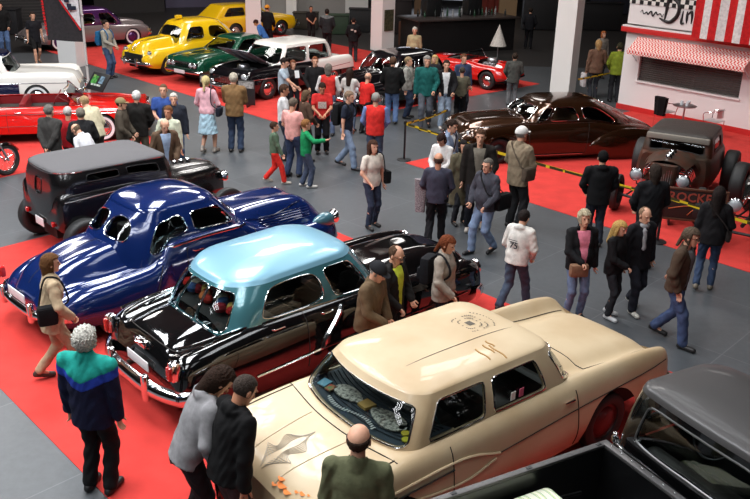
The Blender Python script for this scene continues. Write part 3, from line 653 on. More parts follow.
# green car
GRN=paint('dark_green_paint',(12,74,52),.2,.2)
c=Car('muscle_car','dark green car with white stripe parked between the yellow coupe and the white roofed car','car',233,(4.8,-.84,.6),(166,62),slab(4.85,.93,.92),wheels=((1.0,.8,.33),(3.95,.8,.33)),arch=.38,nx=50)
c.gh((1.1,3.35,.78,.2,.5),(1.7,2.75,.58,.2,.3),1.32,.06,bow=(.08,.08)); c.body(GRN,hole=[inloop(c,.9)])
c.cells(GRN,[('windshield',-1.3,1.3,8,0,False,.97),('door_window',1.9,2.9,7,.1,True,.93),('rear_window',4.1,5.9,6,0,False,1)],v0=.1,v1=.88,tr=.009); c.tub(1.2,3.25,.72,.45,INTERIOR); c.seat(2.2,1.3,.6,LEATHER); c.steering(2.95,.38,.95); c.allwheels(.82,.33,.19)
c.bumper(4.9,.88,.42,.12,curve=.08,guards=()); c.bumper(-.05,.88,.42,.12,front=False)
b=B(); b.box((4.82,0,.62),(.06,1.5,.2),bev=.02); b.done('grille_recess',BLACK,c.root); c.grille(4.87,.55,.69,.7,4)
for y in (.62,.42,-.62,-.42): c.lamp(4.86,y,.63,.075)
c.topline([(3.5,.12),(4.2,.12),(4.7,.12)],.012,CHROME,'hood_trim',mirror=True); c.plate(4.97,.42,True); c.topline([(3.5,.66),(4.7,.66)],.005,SEAM,mirror=True)
# white roofed black car with open hood
CB=paint('gloss_charcoal_paint',(18,16,20),.12,.2); WH=paint('white_paint',(232,229,222),.25,0)
c=Car('two_tone_sedan','black car with white roof and white rear deck, its hood raised','car',231,(4.95,.88,.42),(246,90),slab(4.95,.98,.93,.03),wheels=((1.1,.8,.34),(4.05,.8,.34)),arch=.37,nx=60)
c.gh((.95,3.50,.84,.16,.3),(1.15,3.15,.70,.16,.22),1.50,.09,bow=(.12,.08),bulge=.02)
c.body(CB,hole=[inloop(c,.93),(3.75,4.72,.66)])
c.cells(WH,[('windshield',-1.42,1.42,8,0,False,.98),('door_window',1.9,2.48,10,0,True,.96),('rear_door_window',2.53,3.05,7,0,True,.96),('rear_window',3.5,6.5,9,0,False,1)],v0=.08,v1=.88,tr=.009)
c.tub(1.1,3.42,.72,.45,INTERIOR); c.seat(2.35,1.3,.6,LEATHER); c.seat(1.55,1.3,.6,LEATHER); c.steering(3.05,.38,.96); c.tub(3.76,4.70,.64,.4,BLACK,z1=.93,name='engine_bay'); engine(c,3.85,4.6,.5,.82)
b=B(); rows=[]                                     # white rear quarter panels
for x in np.linspace(.10,2.0,24):
    q=c.sec(x); q=q[q[:,1]>.70+.10*(1.2-x)*0+ .04*math.sin(x*3)] if True else q
    q=[(x,y*1.004+.003,z+.004) for y,z in c.sec(x)[:27]]; rows.append([(a,-y,z) for a,y,z in q[::-1]][:-1]+q)
b.grid(rows); 
V=b.V; n=len(rows[0]); b.F=[f for f in b.F if not (abs(np.mean([V[i][0] for i in f]))>1.0 and abs(np.mean([V[i][1] for i in f]))<.79) ]
b.done('white_rear_panel',WH,c.root)
b=B(); M=Matrix.Translation((3.72,0,.99))@Matrix.Rotation(R(-27),4,'Y')
for k,(cc,dd) in enumerate([((.52,0,0),(1.04,1.36,.03))]): b.box((0,0,0),dd,bev=.012,M=M@Matrix.Translation(cc))
b.done('raised_hood',paint('hood_sheen_grey_paint',(104,104,112),.3,.4),c.root); b=B();  # charcoal hood painted lighter; reflected roof light is put into its colour
for y in (-.45,0,.45): b.box((0,0,0),(.9,.30,.02),bev=.005,M=M@Matrix.Translation((.52,y,-.025)))
b.done('hood_liner',mat('grey_liner',lin(120,120,128),.5),c.root)
c.allwheels(.83,.33,.19); c.bumper(5.08,.92,.42,.16,curve=.14,guards=(.45,)); c.bumper(-.08,.92,.45,.15,front=False)
for sg in(1,-1): c.lamp(4.88,sg*.70,.74,.1)
c.grille(5.0,.52,.70,.5,6); c.grille(5.0,.52,.70,.5,14,vert=True,r=.006); c.line([(.3,.72),(1.5,.68),(2.3,.80)],.010,CHROME,'side_trim'); c.line([(2.4,.62),(3.6,.64),(4.8,.66)],.010,CHROME,'side_trim')
# black sedan in the middle
c=Car('black_sedan','black rounded vintage sedan behind the group with the green jacket, in the middle distance','car',226,(3.0,.58,1.46),(399,58),oldies(4.9,1.04,.92,.88),wheels=((1.0,.8,.34),(4.05,.8,.34)),arch=.38,nx=50)
c.gh((.8,3.5,.81,.3,.5),(1.3,3.08,.66,.26,.36),1.46,.12,bow=(.1,.1),bulge=.04); c.body(CB,hole=[inloop(c,.9)])
c.cells(CB,[('windshield',.04,1.3,6,0,True,.93),('door_window',1.8,2.35,6,0,True,.92),('rear_door_window',2.42,3.0,4,0,True,.92),('rear_window',4.2,4.98,4,0,True,.9)],v0=.12,v1=.88,tr=.008); c.tub(.95,3.4,.68,.45,INTERIOR); c.seat(2.3,1.2,.6,LEATHER); c.allwheels(.81,.34,.17)
c.bumper(4.98,.88,.43,.13,curve=.2); c.bumper(-.06,.88,.43,.13,front=False)
for sg in(1,-1): c.lamp(4.80,sg*.68,.74,.1)
c.grille(4.93,.5,.74,.42,9,vert=True); c.topline([(3.6,-.001),(4.8,-.001)],.012,CHROME,'hood_trim')
# small red roadster
RED=paint('bright_red_paint',(206,26,20),.2,0)
c=Car('roadster','small red open roadster with engine uncovered on the far carpet corner','car',-38,(3.55,-.60,.66),(505,72),
 [(0,.55,.4,.52,.6,.45,.35,0),(.12,.76,.5,.68,.72,.5,.3,.02),(.8,.86,.56,.78,.80,.5,.28,.04),(1.4,.88,.6,.84,.74,.5,.28,0),(2.1,.88,.58,.84,.74,.5,.28,0),(2.5,.88,.54,.80,.78,.5,.28,.06),(3.2,.84,.56,.76,.78,.5,.3,.08),(3.5,.74,.5,.66,.7,.48,.34,.03),(3.62,.6,.4,.52,.58,.44,.38,0)],
 wheels=((.75,.66,.3),(2.95,.66,.3)),arch=.34,nx=50)
c.body(RED,hole=[(1.15,2.0,.48),(2.35,3.05,.40)]); c.tub(1.16,1.99,.47,.35,BLACK); c.tub(2.36,3.04,.39,.35,BLACK,name='engine_bay'); engine(c,2.45,2.95,.4,.78); c.seat(1.3,.9,.48,LEATHER,hb=.36)
b=B(); b.tube([(2.12,-.5,.86),(1.98,-.44,1.12),(1.98,.44,1.12),(2.12,.5,.86)],.014,6); b.done('windshield_frame',CHROME,c.root); b=B(); b.poly([(2.12,-.49,.87),(1.98,-.43,1.12),(1.98,.43,1.12),(2.12,.49,.87)]); b.done('windshield',GLASS,c.root)
c.allwheels(.68,.30,.16); c.bumper(3.68,.6,.4,.09,curve=.1,guards=()); c.steering(1.85,.25,.86,.17)
for sg in(1,-1): c.lamp(3.5,sg*.48,.62,.08)
# red convertible
c=Car('convertible','long bright red convertible with dark red seats at the left edge','car',15,(4.2,-.88,0),(104,141),slab(5.35,.86,.97,.02,ys=.84),wheels=((1.2,.8,.33),(4.2,.8,.33)),arch=.37,nx=60)
c.body(RED,hole=[(1.55,3.45,.72)]); RL=mat('dark_red_leather',lin(120,18,24),.4,coat=.3); c.tub(1.56,3.44,.71,.35,RL); c.seat(2.4,1.3,.50,RL,hb=.42); c.seat(1.62,1.3,.50,RL,hb=.40); c.steering(3.1,.38,.86,m=RL)
b=B(); fr=[(3.66,-.80,.88),(3.38,-.68,1.20),(3.42,0,1.22),(3.38,.68,1.20),(3.66,.80,.88)]; b.tube(catmull(fr,6),.018,8); b.done('windshield_frame',CHROME,c.root)
b=B(); b.grid([[(3.70+.06*(1-t*t),.79*t,.88) for t in np.linspace(-1,1,9)],[(3.40+.04*(1-t*t),.67*t,1.20) for t in np.linspace(-1,1,9)]]); b.done('windshield',GLASS,c.root)
c.allwheels(.85,.33,.18,ww=True); c.bumper(5.42,.94,.42,.14,curve=.08,guards=()); c.bumper(-.06,.94,.42,.14,front=False)
c.line([(.3,.70),(2.5,.72),(5.0,.70)],.012,CHROME,'side_trim'); c.line([(.3,.44),(2.5,.44),(3.7,.44)],.010,CHROME,'side_trim'); c.handle(2.3,.76); c.line([(2.05,.3),(2.05,.84)],.005,SEAM,'door_seam'); c.line([(3.45,.3),(3.45,.84)],.005,SEAM,'door_seam')
for y in(.72,.52,-.72,-.52): c.lamp(5.34,y,.66,.075)
c.topline([(3.9,.72),(5.2,.72)],.005,SEAM,mirror=True)
CONV=c
b=B(); b.box((0,0,.36),(.72,.03,.50),bev=.01); b2=b; o=b.done('display_board',BLACK,None); o.location=local(c,3.95,.25,.93); o.rotation_euler=(R(-38),R(0),R(-38)); tag(o,'black display board with green picture leaning on the red convertible windshield','display board')
for k,(x,z,w,h,cl) in enumerate(((-.16,.40,.22,.22,(70,150,60)),(.12,.42,.16,.2,(120,150,170)),(-.02,.26,.4,.05,(190,200,190)),(-.22,.5,.1,.06,(180,220,120)))):
    b=B(); b.box((x,-.018,z),(w,.004,h)); b.done('picture',mat(f'picture_{k}',lin(*cl),.5,vary=.8,vscale=14),o,smooth=False)
# white and navy car
NAV=paint('navy_paint',(20,24,60),.15,.2)
c=Car('two_tone_coupe','white and navy fifties car cut off by the left edge behind the red convertible','car',194,(0.1,.86,.85),(75,78),slab(5.1,.98,.93,.05),wheels=((1.15,.8,.34),(4.1,.8,.34)),arch=.36,nx=50)
c.gh((1.75,3.8,.80,.16,.3),(2.0,3.4,.64,.16,.22),1.44,.08,bow=(.12,.08),bulge=.02); c.body(WH,hole=[inloop(c,.93)])
c.cells(WH,[('windshield',-1.42,1.42,8,0,False,.98),('door_window',1.98,2.45,10,0,True,.93),('rear_quarter_window',2.52,2.98,7,0,True,.93),('rear_window',3.4,6.6,9,0,False,1)],v0=.08,v1=.88,roofmat=NAV,tr=.009)
c.tub(1.85,3.7,.72,.45,INTERIOR); c.seat(2.35,1.3,.6,mat('blue_leather',lin(60,80,120),.5)); c.allwheels(.83,.33,.18,ww=True)
for sg in(1,-1):
    b=B(); b.grid([[(x,sg*(c.side(x,z)+.004),z) for z in np.linspace(.34,.66+.05*(x<2.5),6)] for x in np.linspace(1.6,3.7,16)]); b.done('navy_side_panel',NAV,c.root)
c.bumper(-.1,.92,.46,.17,front=False,curve=.12); c.bumper(5.2,.92,.46,.17); c.line([(.2,.72),(1.5,.72),(3.7,.70)],.010,CHROME,'side_trim')
# grey and purple fastback
GP=paint('grey_beige_metallic',(136,124,124),.25,.4); PU=paint('purple_roof_paint',(84,40,100),.15,.5)
c=Car('custom_coupe','grey custom coupe with glossy purple roof at the back left behind the flag','car',42,(1.1,-.84,0),(60,51),oldies(5.1,.96,.94,.84),wheels=((1.1,.8,.34),(4.2,.8,.34)),arch=.36,nx=40)
c.gh((1.2,3.9,.82,.3,.55),(1.9,3.4,.66,.26,.38),1.42,.14,bow=(.1,.1),bulge=.05); c.body(GP,hole=[inloop(c,.9)])
c.cells(PU,[('windshield',.04,1.3,6,0,True,.93),('door_window',1.8,2.4,6,0,True,.92),('rear_quarter_window',2.48,3.0,3.5,.1,True,.92),('rear_window',4.2,4.98,4,0,True,.9)],v0=.12,v1=.86,tr=.008); c.tub(1.1,3.4,.68,.45,INTERIOR); c.allwheels(.81,.34,.17,ww=True,cap=PU)
c.bumper(5.18,.88,.43,.13); c.bumper(-.06,.88,.43,.13,front=False); c.seat(2.3,1.2,.6,LEATHER)
# ---------------------------------------------------------------- hot rod
RUST=mat('rusty_brown_paint',lin(64,52,42),.5,.3,vary=.5,vscale=5,col2=lin(84,44,28)); FBR=mat('black_vinyl_roof',lin(48,42,38),.6,bump=.2,bscale=120)
def hotrod(c,full=True,body=RUST):
    c.body(body,hole=[inloop(c,.9)] if full else [],floorpan=False)
    if full:
        c.cells(body,[('windshield',-.97,.97,12,0,False,.97),('door_window',2.1,2.8,10,0,True,.92),('rear_window',4.4,5.6,8,0,False,1)],v0=.14,v1=.80,roofmat=FBR,tr=.006,trim=BLACK)
        c.tub(.3,1.78,.62,.4,INTERIOR); c.seat(.7,1.0,.55,mat('brown_leather',lin(90,50,30),.5))
    b=B(); x=2.35
    b.box((x,0,.72),(.75,.36,.34),bev=.05)
    for sg in(1,-1): b.box((x,sg*.20,.90),(.66,.14,.12),bev=.04)
    b.done('engine_block',mat('dark_engine_metal',(.10,.10,.10),.35,.8),c.root)
    b=B()
    for k in range(3): b.lathe([(.05,-.06),(.075,-.03),(.075,.05),(.05,.09),(.001,.09)],(x-.2+.2*k,0,1.04),'z',14)
    for sg in(1,-1):
        for k in range(4): b.tube(catmull([(x-.25+.16*k,sg*.24,.80),(x-.25+.16*k,sg*.40,.78),(x-.35+.12*k,sg*.46,.60)],4),.028,8)
        b.tube([(x+.3,sg*.46,.56),(.9,sg*.50,.50)],.035,8)
    b.done('exhaust_and_carburettors',CHROME,c.root)
    b=B()
    rows=[]
    for t in np.linspace(0,1,9):
        z=.38+.62*t; hw=.16+.10*math.sin(t*PI*.6)**.7; rows.append([(2.95,-hw,z),(3.0,-hw*.8,z),(3.02,0,z),(3.0,hw*.8,z),(2.95,hw,z),(2.87,hw,z),(2.87,-hw,z)])
    b.grid(rows,closed=True); b.poly(rows[-1]); b.done('grille_shell',body,c.root,auto=60)
    c.grille(3.035,.42,.92,.17,9,vert=True,r=.007)
    b=B(); b.tube([(3.12,-.74,.33),(3.12,-.4,.28),(3.12,.4,.28),(3.12,.74,.33)],.028,8); b.tube([(3.2,-.42,.55),(3.2,.42,.55)],.018)
    for sg in(1,-1):
        b.tube([(3.12,sg*.62,.31),(2.1,sg*.42,.42)],.02,6); b.tube([(.5,sg*.30,.42),(3.1,sg*.28,.42)],.04,6); b.tube([(3.0,sg*.2,.55),(3.2,sg*.42,.62),(3.2,sg*.42,.72)],.016,6)
    b.tube([(.42,-.7,.42),(.42,.7,.42)],.05); b.done('chassis',BLACK,c.root)
    for sg in(1,-1):
        c.lamp(3.22,sg*.44,.80,.115); c.wheel(3.12,sg*.80,.36,.15,cap=BLACK); c.wheel(.42,sg*.94,.44,.28,cap=BLACK)
rows=[(0,.6,.5,.6,.6,.5,.42,0),(.05,.93,.62,.90,.70,.65,.38,0),(.4,1.0,.68,.97,.77,.65,.36,0),(1.3,1.02,.70,.99,.80,.65,.34,0),(1.85,1.02,.64,.97,.74,.65,.36,0),(2.0,1.0,.58,.95,.66,.65,.38,0)]
c=Car('hot_rod','rusty brown chopped hot rod with exposed engine and fat rear tyres','car',241,(3.12,-.80,0),(614,209),rows,arch=0,nx=40)
c.gh((.22,1.85,.70,.12,.26),(.34,1.72,.63,.10,.22),1.36,.07,bow=(.02,.03),bulge=.02); hotrod(c)
b=B(); b.box((2.25,0,1.0),(.9,.02,.01)); b=B(); rows_=[]
for x in np.linspace(1.95,2.75,8): rows_.append([(x,(.56-.12*(x-1.95))*math.cos(a),.74+(.34-.06*(x-1.95))*math.sin(a)) for a in (np.linspace(0,PI,13) if x<2.1 else np.linspace(.55,PI-.55,13))])
b.grid(rows_); b.done('hood_top',RUST,c.root)
b=B(); b.box((1.84,0,1.30),(.10,1.24,.11),bev=.02); b.done('visor',mat('pale_visor',lin(132,126,116),.5),c.root)
ROD=c
c=Car('roadster_rod','chrome fronted hot rod cut off by the right edge beside the sign','car',236,(3.22,-.44,.80),(735,206),[(0,.6,.45,.6,.55,.5,.42,0),(.05,.85,.54,.82,.62,.65,.38,0),(1.0,.98,.58,.95,.68,.65,.36,0),(1.9,.98,.50,.95,.6,.65,.36,0),(2.0,.9,.48,.88,.56,.65,.38,0)],arch=0,nx=30)
hotrod(c,False,mat('dark_green_black_paint',lin(24,26,24),.25,coat=.8))
# ---------------------------------------------------------------- motorcycle at the left edge
p=at(0,184,0); t=thing('motorcycle','black and chrome motorcycle cut off by the left edge','motorcycle',(p[0]-.48,p[1]+.0,0),R(60))
def mwheel(x):
    b=B(); b.lathe([(.25,-.05),(.30,-.065),(.335,-.03),(.335,.03),(.30,.065),(.25,.05)],(x,0,.335),'y',32,closed=True); w=b.done('wheel',RUBBER,t)
    b=B(); b.tube([(x+.25*math.cos(a),0,.335+.25*math.sin(a)) for a in np.linspace(0,2*PI,33)[:-1]],.02,8,closed=True)
    for k in range(14): a=2*PI*k/14; b.tube([(x,.02,.335),(x+.25*math.cos(a),0,.335+.25*math.sin(a))],.005,4)
    b.done('spokes',CHROME,w)
mwheel(.75); mwheel(-.75)
b=B(); b.tube(catmull([(-.75,.10,.35),(-.3,.12,.45),(.1,.10,.42),(.4,0,.85)],5),.025); b.tube([(.4,0,.9),(-.2,0,.72),(-.6,0,.66)],.03); b.done('frame',BLACK,t)
b=B()
for sg in(1,-1): b.tube([(.75,sg*.10,.335),(.48,sg*.10,.95)],.028); b.tube(catmull([(.45,0,1.0),(.35,sg*.25,1.12),(.15,sg*.42,1.08)],5),.014); b.tube(catmull([(.1,sg*.12,.5),(.15,sg*.16,.3),(-.3,sg*.17,.28),(-.9,sg*.17,.34)],5),.04)
for k in range(2):
    for j in range(7): b.box((-.02+.16*k,0,.5+.035*j),(.14,.24,.014),bev=.005)
b.box((.05,0,.4),(.42,.26,.2),bev=.06); b.done('engine_and_pipes',CHROME,t)
b=B(); rows=[]
for u in np.linspace(0,1,9): rows.append([(.38-.5*u,.14*math.sin(PI*(.15+.75*u))*math.cos(a),.88+.10*math.sin(PI*(.15+.75*u))*math.sin(a)) for a in np.linspace(0,2*PI,13)[:-1]])
b.grid(rows,closed=True); b.poly(rows[0]); b.poly(rows[-1]); b.done('fuel_tank',GBLK,t)
b=B(); b.box((-.35,0,.80),(.5,.26,.10),bev=.045); b.box((-.62,0,.90),(.14,.24,.16),bev=.04); b.done('seat',LEATHER,t)
for x in(.75,-.75):
    b=B(); rows=[]
    for a in np.linspace(R(20),R(170),12): rows.append([(x+(.38-.03*abs(v))*math.cos(a),v*.085,.335+(.38-.03*abs(v))*math.sin(a)) for v in np.linspace(-1,1,5)])
    b.grid(rows); b.done('fender',GBLK,t)
b=B(); b.lathe([(.001,-.12),(.07,-.1),(.10,0),(.105,.02),(.09,.03),(.001,.05)],(.60,0,.92),'x',20); b.done('headlight',CHROME,t)
# ================================================================ the hall
def nodes(key): 
    mt=bpy.data.materials.new(key); mt.use_nodes=True; return mt,mt.node_tree,mt.node_tree.nodes['Principled BSDF']
FLOOR,nt,bs=nodes('grey_stone_floor'); bs.inputs['Roughness'].default_value=.38
tc=nt.nodes.new('ShaderNodeTexCoord'); mp=nt.nodes.new('ShaderNodeMapping'); mp.inputs['Rotation'].default_value=(0,0,R(-47)); nt.links.new(tc.outputs['Object'],mp.inputs[0])
br=nt.nodes.new('ShaderNodeTexBrick'); br.offset=0; br.inputs['Scale'].default_value=1; br.inputs['Mortar Size'].default_value=.008; br.inputs['Brick Width'].default_value=1.8; br.inputs['Row Height'].default_value=1.8; br.inputs['Bias'].default_value=.2
br.inputs['Color1'].default_value=(*lin(82,85,88),1); br.inputs['Color2'].default_value=(*lin(76,79,82),1); br.inputs['Mortar'].default_value=(*lin(98,101,104),1)
nt.links.new(mp.outputs[0],br.inputs[0]); n=nt.nodes.new('ShaderNodeTexNoise'); n.inputs['Scale'].default_value=9; n.inputs['Detail'].default_value=8; n.inputs['Roughness'].default_value=.7; nt.links.new(tc.outputs['Object'],n.inputs[0])
mx=nt.nodes.new('ShaderNodeMix'); mx.data_type='RGBA'; mx.blend_type='MULTIPLY'; mx.inputs[0].default_value=.55; cr=nt.nodes.new('ShaderNodeMapRange'); cr.inputs[1].default_value=.12; cr.inputs[2].default_value=.7; cr.inputs[3].default_value=.5; cr.inputs[4].default_value=1.15
nt.links.new(n.outputs['Fac'],cr.inputs[0]); nt.links.new(br.outputs[0],mx.inputs[6]); nt.links.new(cr.outputs[0],mx.inputs[7]); nt.links.new(mx.outputs[2],bs.inputs[0])
CARPET=mat('red_carpet',lin(203,62,56),.9,bump=.3,bscale=220,vary=.16,vscale=3,spec=.15)
b=B(); b.box((2,50,.003),(76,33,.006)); tag(b.done('floor_back_shade',mat('painted_back_shade',lin(46,43,42),.45),smooth=False),kind='structure')  # dark sheet over the rear floor, its weaker light painted in as colour
DARKW=mat('dark_wall',lin(44,40,40),.8); WHW=mat('white_wall',lin(238,234,230),.7)
b=B(); b.box((2,18,-.1),(76,100,.2)); tag(b.done('floor',FLOOR,smooth=False),kind='structure')
def wall(name,c,d,m,rz=0): 
    b=B(); b.box(c,d,rz=rz); return tag(b.done(name,m,smooth=False),kind='structure')
wall('wall_back',(0,66,6),(76,.4,12),DARKW); wall('wall_left',(-34,18,6),(.4,96,12),DARKW); wall('wall_right',(38,18,6),(.4,96,12),DARKW); wall('wall_front',(0,-30,6),(76,.4,12),mat('grey_wall',lin(120,118,115),.8))
wall('ceiling',(2,18,12.2),(76,96,.3),mat('ceiling_grey',lin(120,120,120),.8))
def carpet(pts,lab):
    b=B(); b.prism([(p[0],p[1]) for p in pts],0,.008); return tag(b.done('carpet',CARPET,smooth=False),lab,'carpet')
def rect(o,ang,l,w):
    a=np.array([math.cos(R(ang)),math.sin(R(ang))]); n=np.array([-a[1],a[0]]); o=np.array(o); q=[o,o+a*l,o+a*l+n*w,o+n*w]; return q
carpet([(-3.04,17.15),(-7.50,12.19),(-7.50+10.3,12.19-10.9),(-3.04+10.3,17.15-10.9)],'long red carpet under the blue coupe, the teal roofed sedan and the cream car')
carpet(rect((-2.25,22.54),43.2,10.7,16),'red carpet in the back under the yellow coupe and the white roofed car')
carpet(rect((-5.2-5.9,20.7-7.0),50,9.2,3.6),'red carpet at the left under the red convertible and motorcycle')
carpet(rect((.65,19.41),42.5,9.6,-14),'red carpet at the right under the brown fastback and the rusty hot rod')
# columns
def column(px,py,w,rz,h=12):
    p=at(px,py,0); b=B(); b.box((0,0,h/2),(w,w,h),bev=.01); o=b.done('column',WHW,smooth=False); o.location=p; o.rotation_euler=(0,0,rz); tag(o,kind='structure'); return o
column(562,95,.64,R(-32)); CQ=column(382,50,.70,R(-48)).location.copy(); column(254,40,.66,R(8))
p=at(385.5,38,1.3)
b=B(); b.box((0,0,0),(.5,.02,.85)); o=b.done('poster',mat('poster_print',lin(90,84,60),.6,vary=.9,vscale=12,col2=lin(30,40,30)),smooth=False); q=at(389,48,0); o.location=(CQ[0]+.669*.375,CQ[1]-.743*.375,1.25); o.rotation_euler=(0,0,R(42)); tag(o,'small dark printed poster on the white column left of the bar','poster')
# diner kiosk ------------------------------------------------------
A=np.array([*at(617,108,0)[:2]]); Bp=np.array([*at(750,136,0)[:2]]); dv=(Bp-A)/np.linalg.norm(Bp-A); nv=np.array([-dv[1],dv[0]])*-1   # nv points towards the visitors
if nv@(np.array([0,15])-A)<0: nv=-nv
DA=math.atan2(dv[1],dv[0])
def onwall(px,py,off=0.0):
    d=FW+(px-375)/CF*RT-(py-249.5)/CF*UP; o=np.array([0,0,CH]); A3=A+nv*off
    t=((A3-o[:2])@nv)/(d[:2]@nv); P=o+d*t; return ((P[:2]-A)@dv,P[2])
D=thing('diner_kiosk','white diner kiosk with red trim, checkered band and striped awning','kiosk',(A[0],A[1],0),DA)
WK=mat('kiosk_white',lin(228,222,220),.6); RK=mat('kiosk_red',lin(196,40,38),.5); sy=-1 if (np.array([-dv[1],dv[0]])@nv)<0 else 1   # local y sign towards visitors
def kp(name,s0,s1,o0,o1,z0,z1,m,bev=0):
    b=B(); b.box(((s0+s1)/2,sy*(o0+o1)/2,(z0+z1)/2),(s1-s0,abs(o1-o0),z1-z0),bev=bev); return b.done(name,m,D,smooth=bool(bev))
zl=onwall(626.4,26)[1]; w0=onwall(638.5,56); w1=onwall(636.8,81); w2=onwall(738.6,97.5); w3=onwall(740,67)
WL,WRt=w1[0],w2[0]; WB=(w1[1]+w2[1])/2; WT=(w0[1]+w3[1])/2
KL=9.0
kp('kiosk_wall',0,WL,0,-.2,0,zl,WK); kp('kiosk_wall',WRt,KL,0,-.2,0,zl,WK); kp('kiosk_wall',WL,WRt,0,-.2,0,WB,WK); kp('kiosk_wall',WL,WRt,0,-.2,WT,zl,WK)
kp('kiosk_wall',0,.2,-.2,-4,0,zl,WK); kp('plinth',-.03,KL,0,.03,0,.16,RK); kp('roof_slab',0,KL,0,-4,zl-.1,zl,WK)
kp('ledge',-.10,KL,-.1,.12,zl+.0,zl+.05,WK,.01); kp('ledge_trim',-.12,KL,-.1,.14,zl-.14,zl-.0,RK,.01)
kp('window_sill',WL-.03,WRt+.05,-.04,.05,WB-.05,WB,WK); 
SH=mat('roller_shutter',lin(88,80,76),.5,.3)
b=B(); n_=int((WT-WB)/.06)
for k in range(n_): b.box(((WL+WRt)/2,-sy*.10,WB+.03+.06*k),(WRt-WL,.03,.052),bev=.012)
b.done('roller_shutter',SH,D)
PT=onwall(665,2,.15)[1]
kp('sign_panel',0.05,KL,.10,.02,zl+.1,zl+1.5,WK)
CHK,nt,bs=nodes('checker_band'); tc=nt.nodes.new('ShaderNodeTexCoord'); ck=nt.nodes.new('ShaderNodeTexChecker'); ck.inputs[1].default_value=(*lin(25,22,22),1); ck.inputs[2].default_value=(*lin(225,220,215),1); ck.inputs['Scale'].default_value=1/.13
mpn=nt.nodes.new('ShaderNodeMapping'); mpn.inputs['Location'].default_value=(.01,.5,.01); nt.links.new(tc.outputs['Object'],mpn.inputs[0]); 
sx=nt.nodes.new('ShaderNodeSeparateXYZ'); cx_=nt.nodes.new('ShaderNodeCombineXYZ'); nt.links.new(mpn.outputs[0],sx.inputs[0]); nt.links.new(sx.outputs[0],cx_.inputs[0]); nt.links.new(sx.outputs[2],cx_.inputs[1]); cx_.inputs[2].default_value=.05; nt.links.new(cx_.outputs[0],ck.inputs[0]); nt.links.new(ck.outputs[0],bs.inputs[0])
zc=onwall(640,4,.12)[1]
kp('checker_band',0.05,KL,.10,.125,zc+.0,zc+.39,CHK)
print('kiosk zl',zl,'WL',WL,WRt,WB,WT,'zc',zc)
INK=mat('black_lettering',lin(25,20,22),.6)
def script(strokes,ox,oz,sc,r=.02,name='lettering',m=INK):
    for st in strokes:
        b=B(); P=catmull([(ox+x*sc,sy*.115,oz+z*sc) for x,z in st],6); n=len(P); rr=[r*(.5+.9*math.sin(PI*i/(n-1))) for i in range(n)]; b.tube(P,rr,6); b.done(name,m,D)
s0,z0=onwall(662,21,.11)
# the word Diner in script
script([[(.12,.05),(.22,.95),(.26,1.0)],[(-.05,.95),(.35,1.05),(.75,.8),(.75,.35),(.45,.02),(.12,.02),(-.15,.12)]],s0,z0,.62,.04)
s1=s0+.62; script([[(0,.5),(-.02,.05),(.1,.05)],[(.18,.5),(.2,.05)],[(.2,.35),(.34,.5),(.40,.35),(.40,.05)],[(.55,.28),(.75,.38),(.66,.52),(.55,.35),(.62,.06),(.8,.12)],[(.92,.5),(.94,.05)],[(.94,.35),(1.1,.5),(1.15,.45)]],s1,z0-.02,.72,.026)
s2,z2=onwall(641,10,.11)
script([[(.1*k,.10*math.sin(k*2.1)+.05*math.sin(k*1.3)) for k in range(16)]],s2,z2-.06,.5,.014,'small_lettering')
# awning
aw=[onwall(639,37.5,.02),onwall(750,50.7,.02)]; 
AWN,nt,bs=nodes('red_white_gingham'); tc=nt.nodes.new('ShaderNodeTexCoord'); ck=nt.nodes.new('ShaderNodeTexChecker'); ck.inputs['Scale'].default_value=1/.05; ck.inputs[1].default_value=(*lin(212,60,55),1); ck.inputs[2].default_value=(*lin(236,222,214),1)
mpn=nt.nodes.new('ShaderNodeMapping'); mpn.inputs['Rotation'].default_value=(R(33),0,0); mpn.inputs['Location'].default_value=(.02,.02,.03); nt.links.new(tc.outputs['Object'],mpn.inputs[0]); nt.links.new(mpn.outputs[0],ck.inputs[0]); nt.links.new(ck.outputs[0],bs.inputs[0]); bs.inputs['Roughness'].default_value=.8
at_=(aw[0][1]+aw[1][1])/2; ao=onwall(626,52.7,.8)
s_l=WL-.15; s_r=WRt+.25; z_b=at_-.36
print('awning',at_,ao)
b=B(); th=.02
for o_,dz in ((0,0),(0,-th)):
    b.grid([[(s_l+(s_r-s_l)*i/20,sy*(.02+.48*j/4),at_+dz-(.36)*(j/4)) for i in range(21)] for j in range(5)])
rows=[]
for j in range(3): rows.append([(s_l+(s_r-s_l)*i/80,sy*.50,z_b-.05*j-(.02*abs(math.sin(i*PI/2)) if j==2 else 0)) for i in range(81)])
b.grid(rows)
b.done('awning',AWN,D,smooth=False)
for s in (s_l+.05,s_r-.05):
    b=B(); b.tube([(s,0,WB+.55),(s,sy*.47,z_b+.02)],.012,6); b.done('awning_arm',STEEL,D)
# striped flag
fl0=onwall(690,37,.55); fl1=onwall(750,46,.55)
F=thing('striped_flag','large red and white striped flag hanging over the kiosk sign','flag',(A[0]+nv[0]*.5,A[1]+nv[1]*.5,0),DA)
RS=cloth((200,36,38)); WS=cloth((226,222,220)); zb_=(fl0[1]+fl1[1])/2; n_=15; sw=.235
for mcol,par,nm in ((RS,0,'red_stripe'),(WS,1,'white_stripe')):
    b=B()
    for k in range(n_):
        if k%2!=par: continue
        for oo in (0,.012):
            b.grid([[(fl0[0]+sw*(k+i/4),.03*math.sin((k+i/4)*1.9)+oo,zb_+z) for i in range(5)] for z in (0,.6,1.4,2.4)])
    b.done(nm,mcol,F)
print('flag',fl0,fl1)
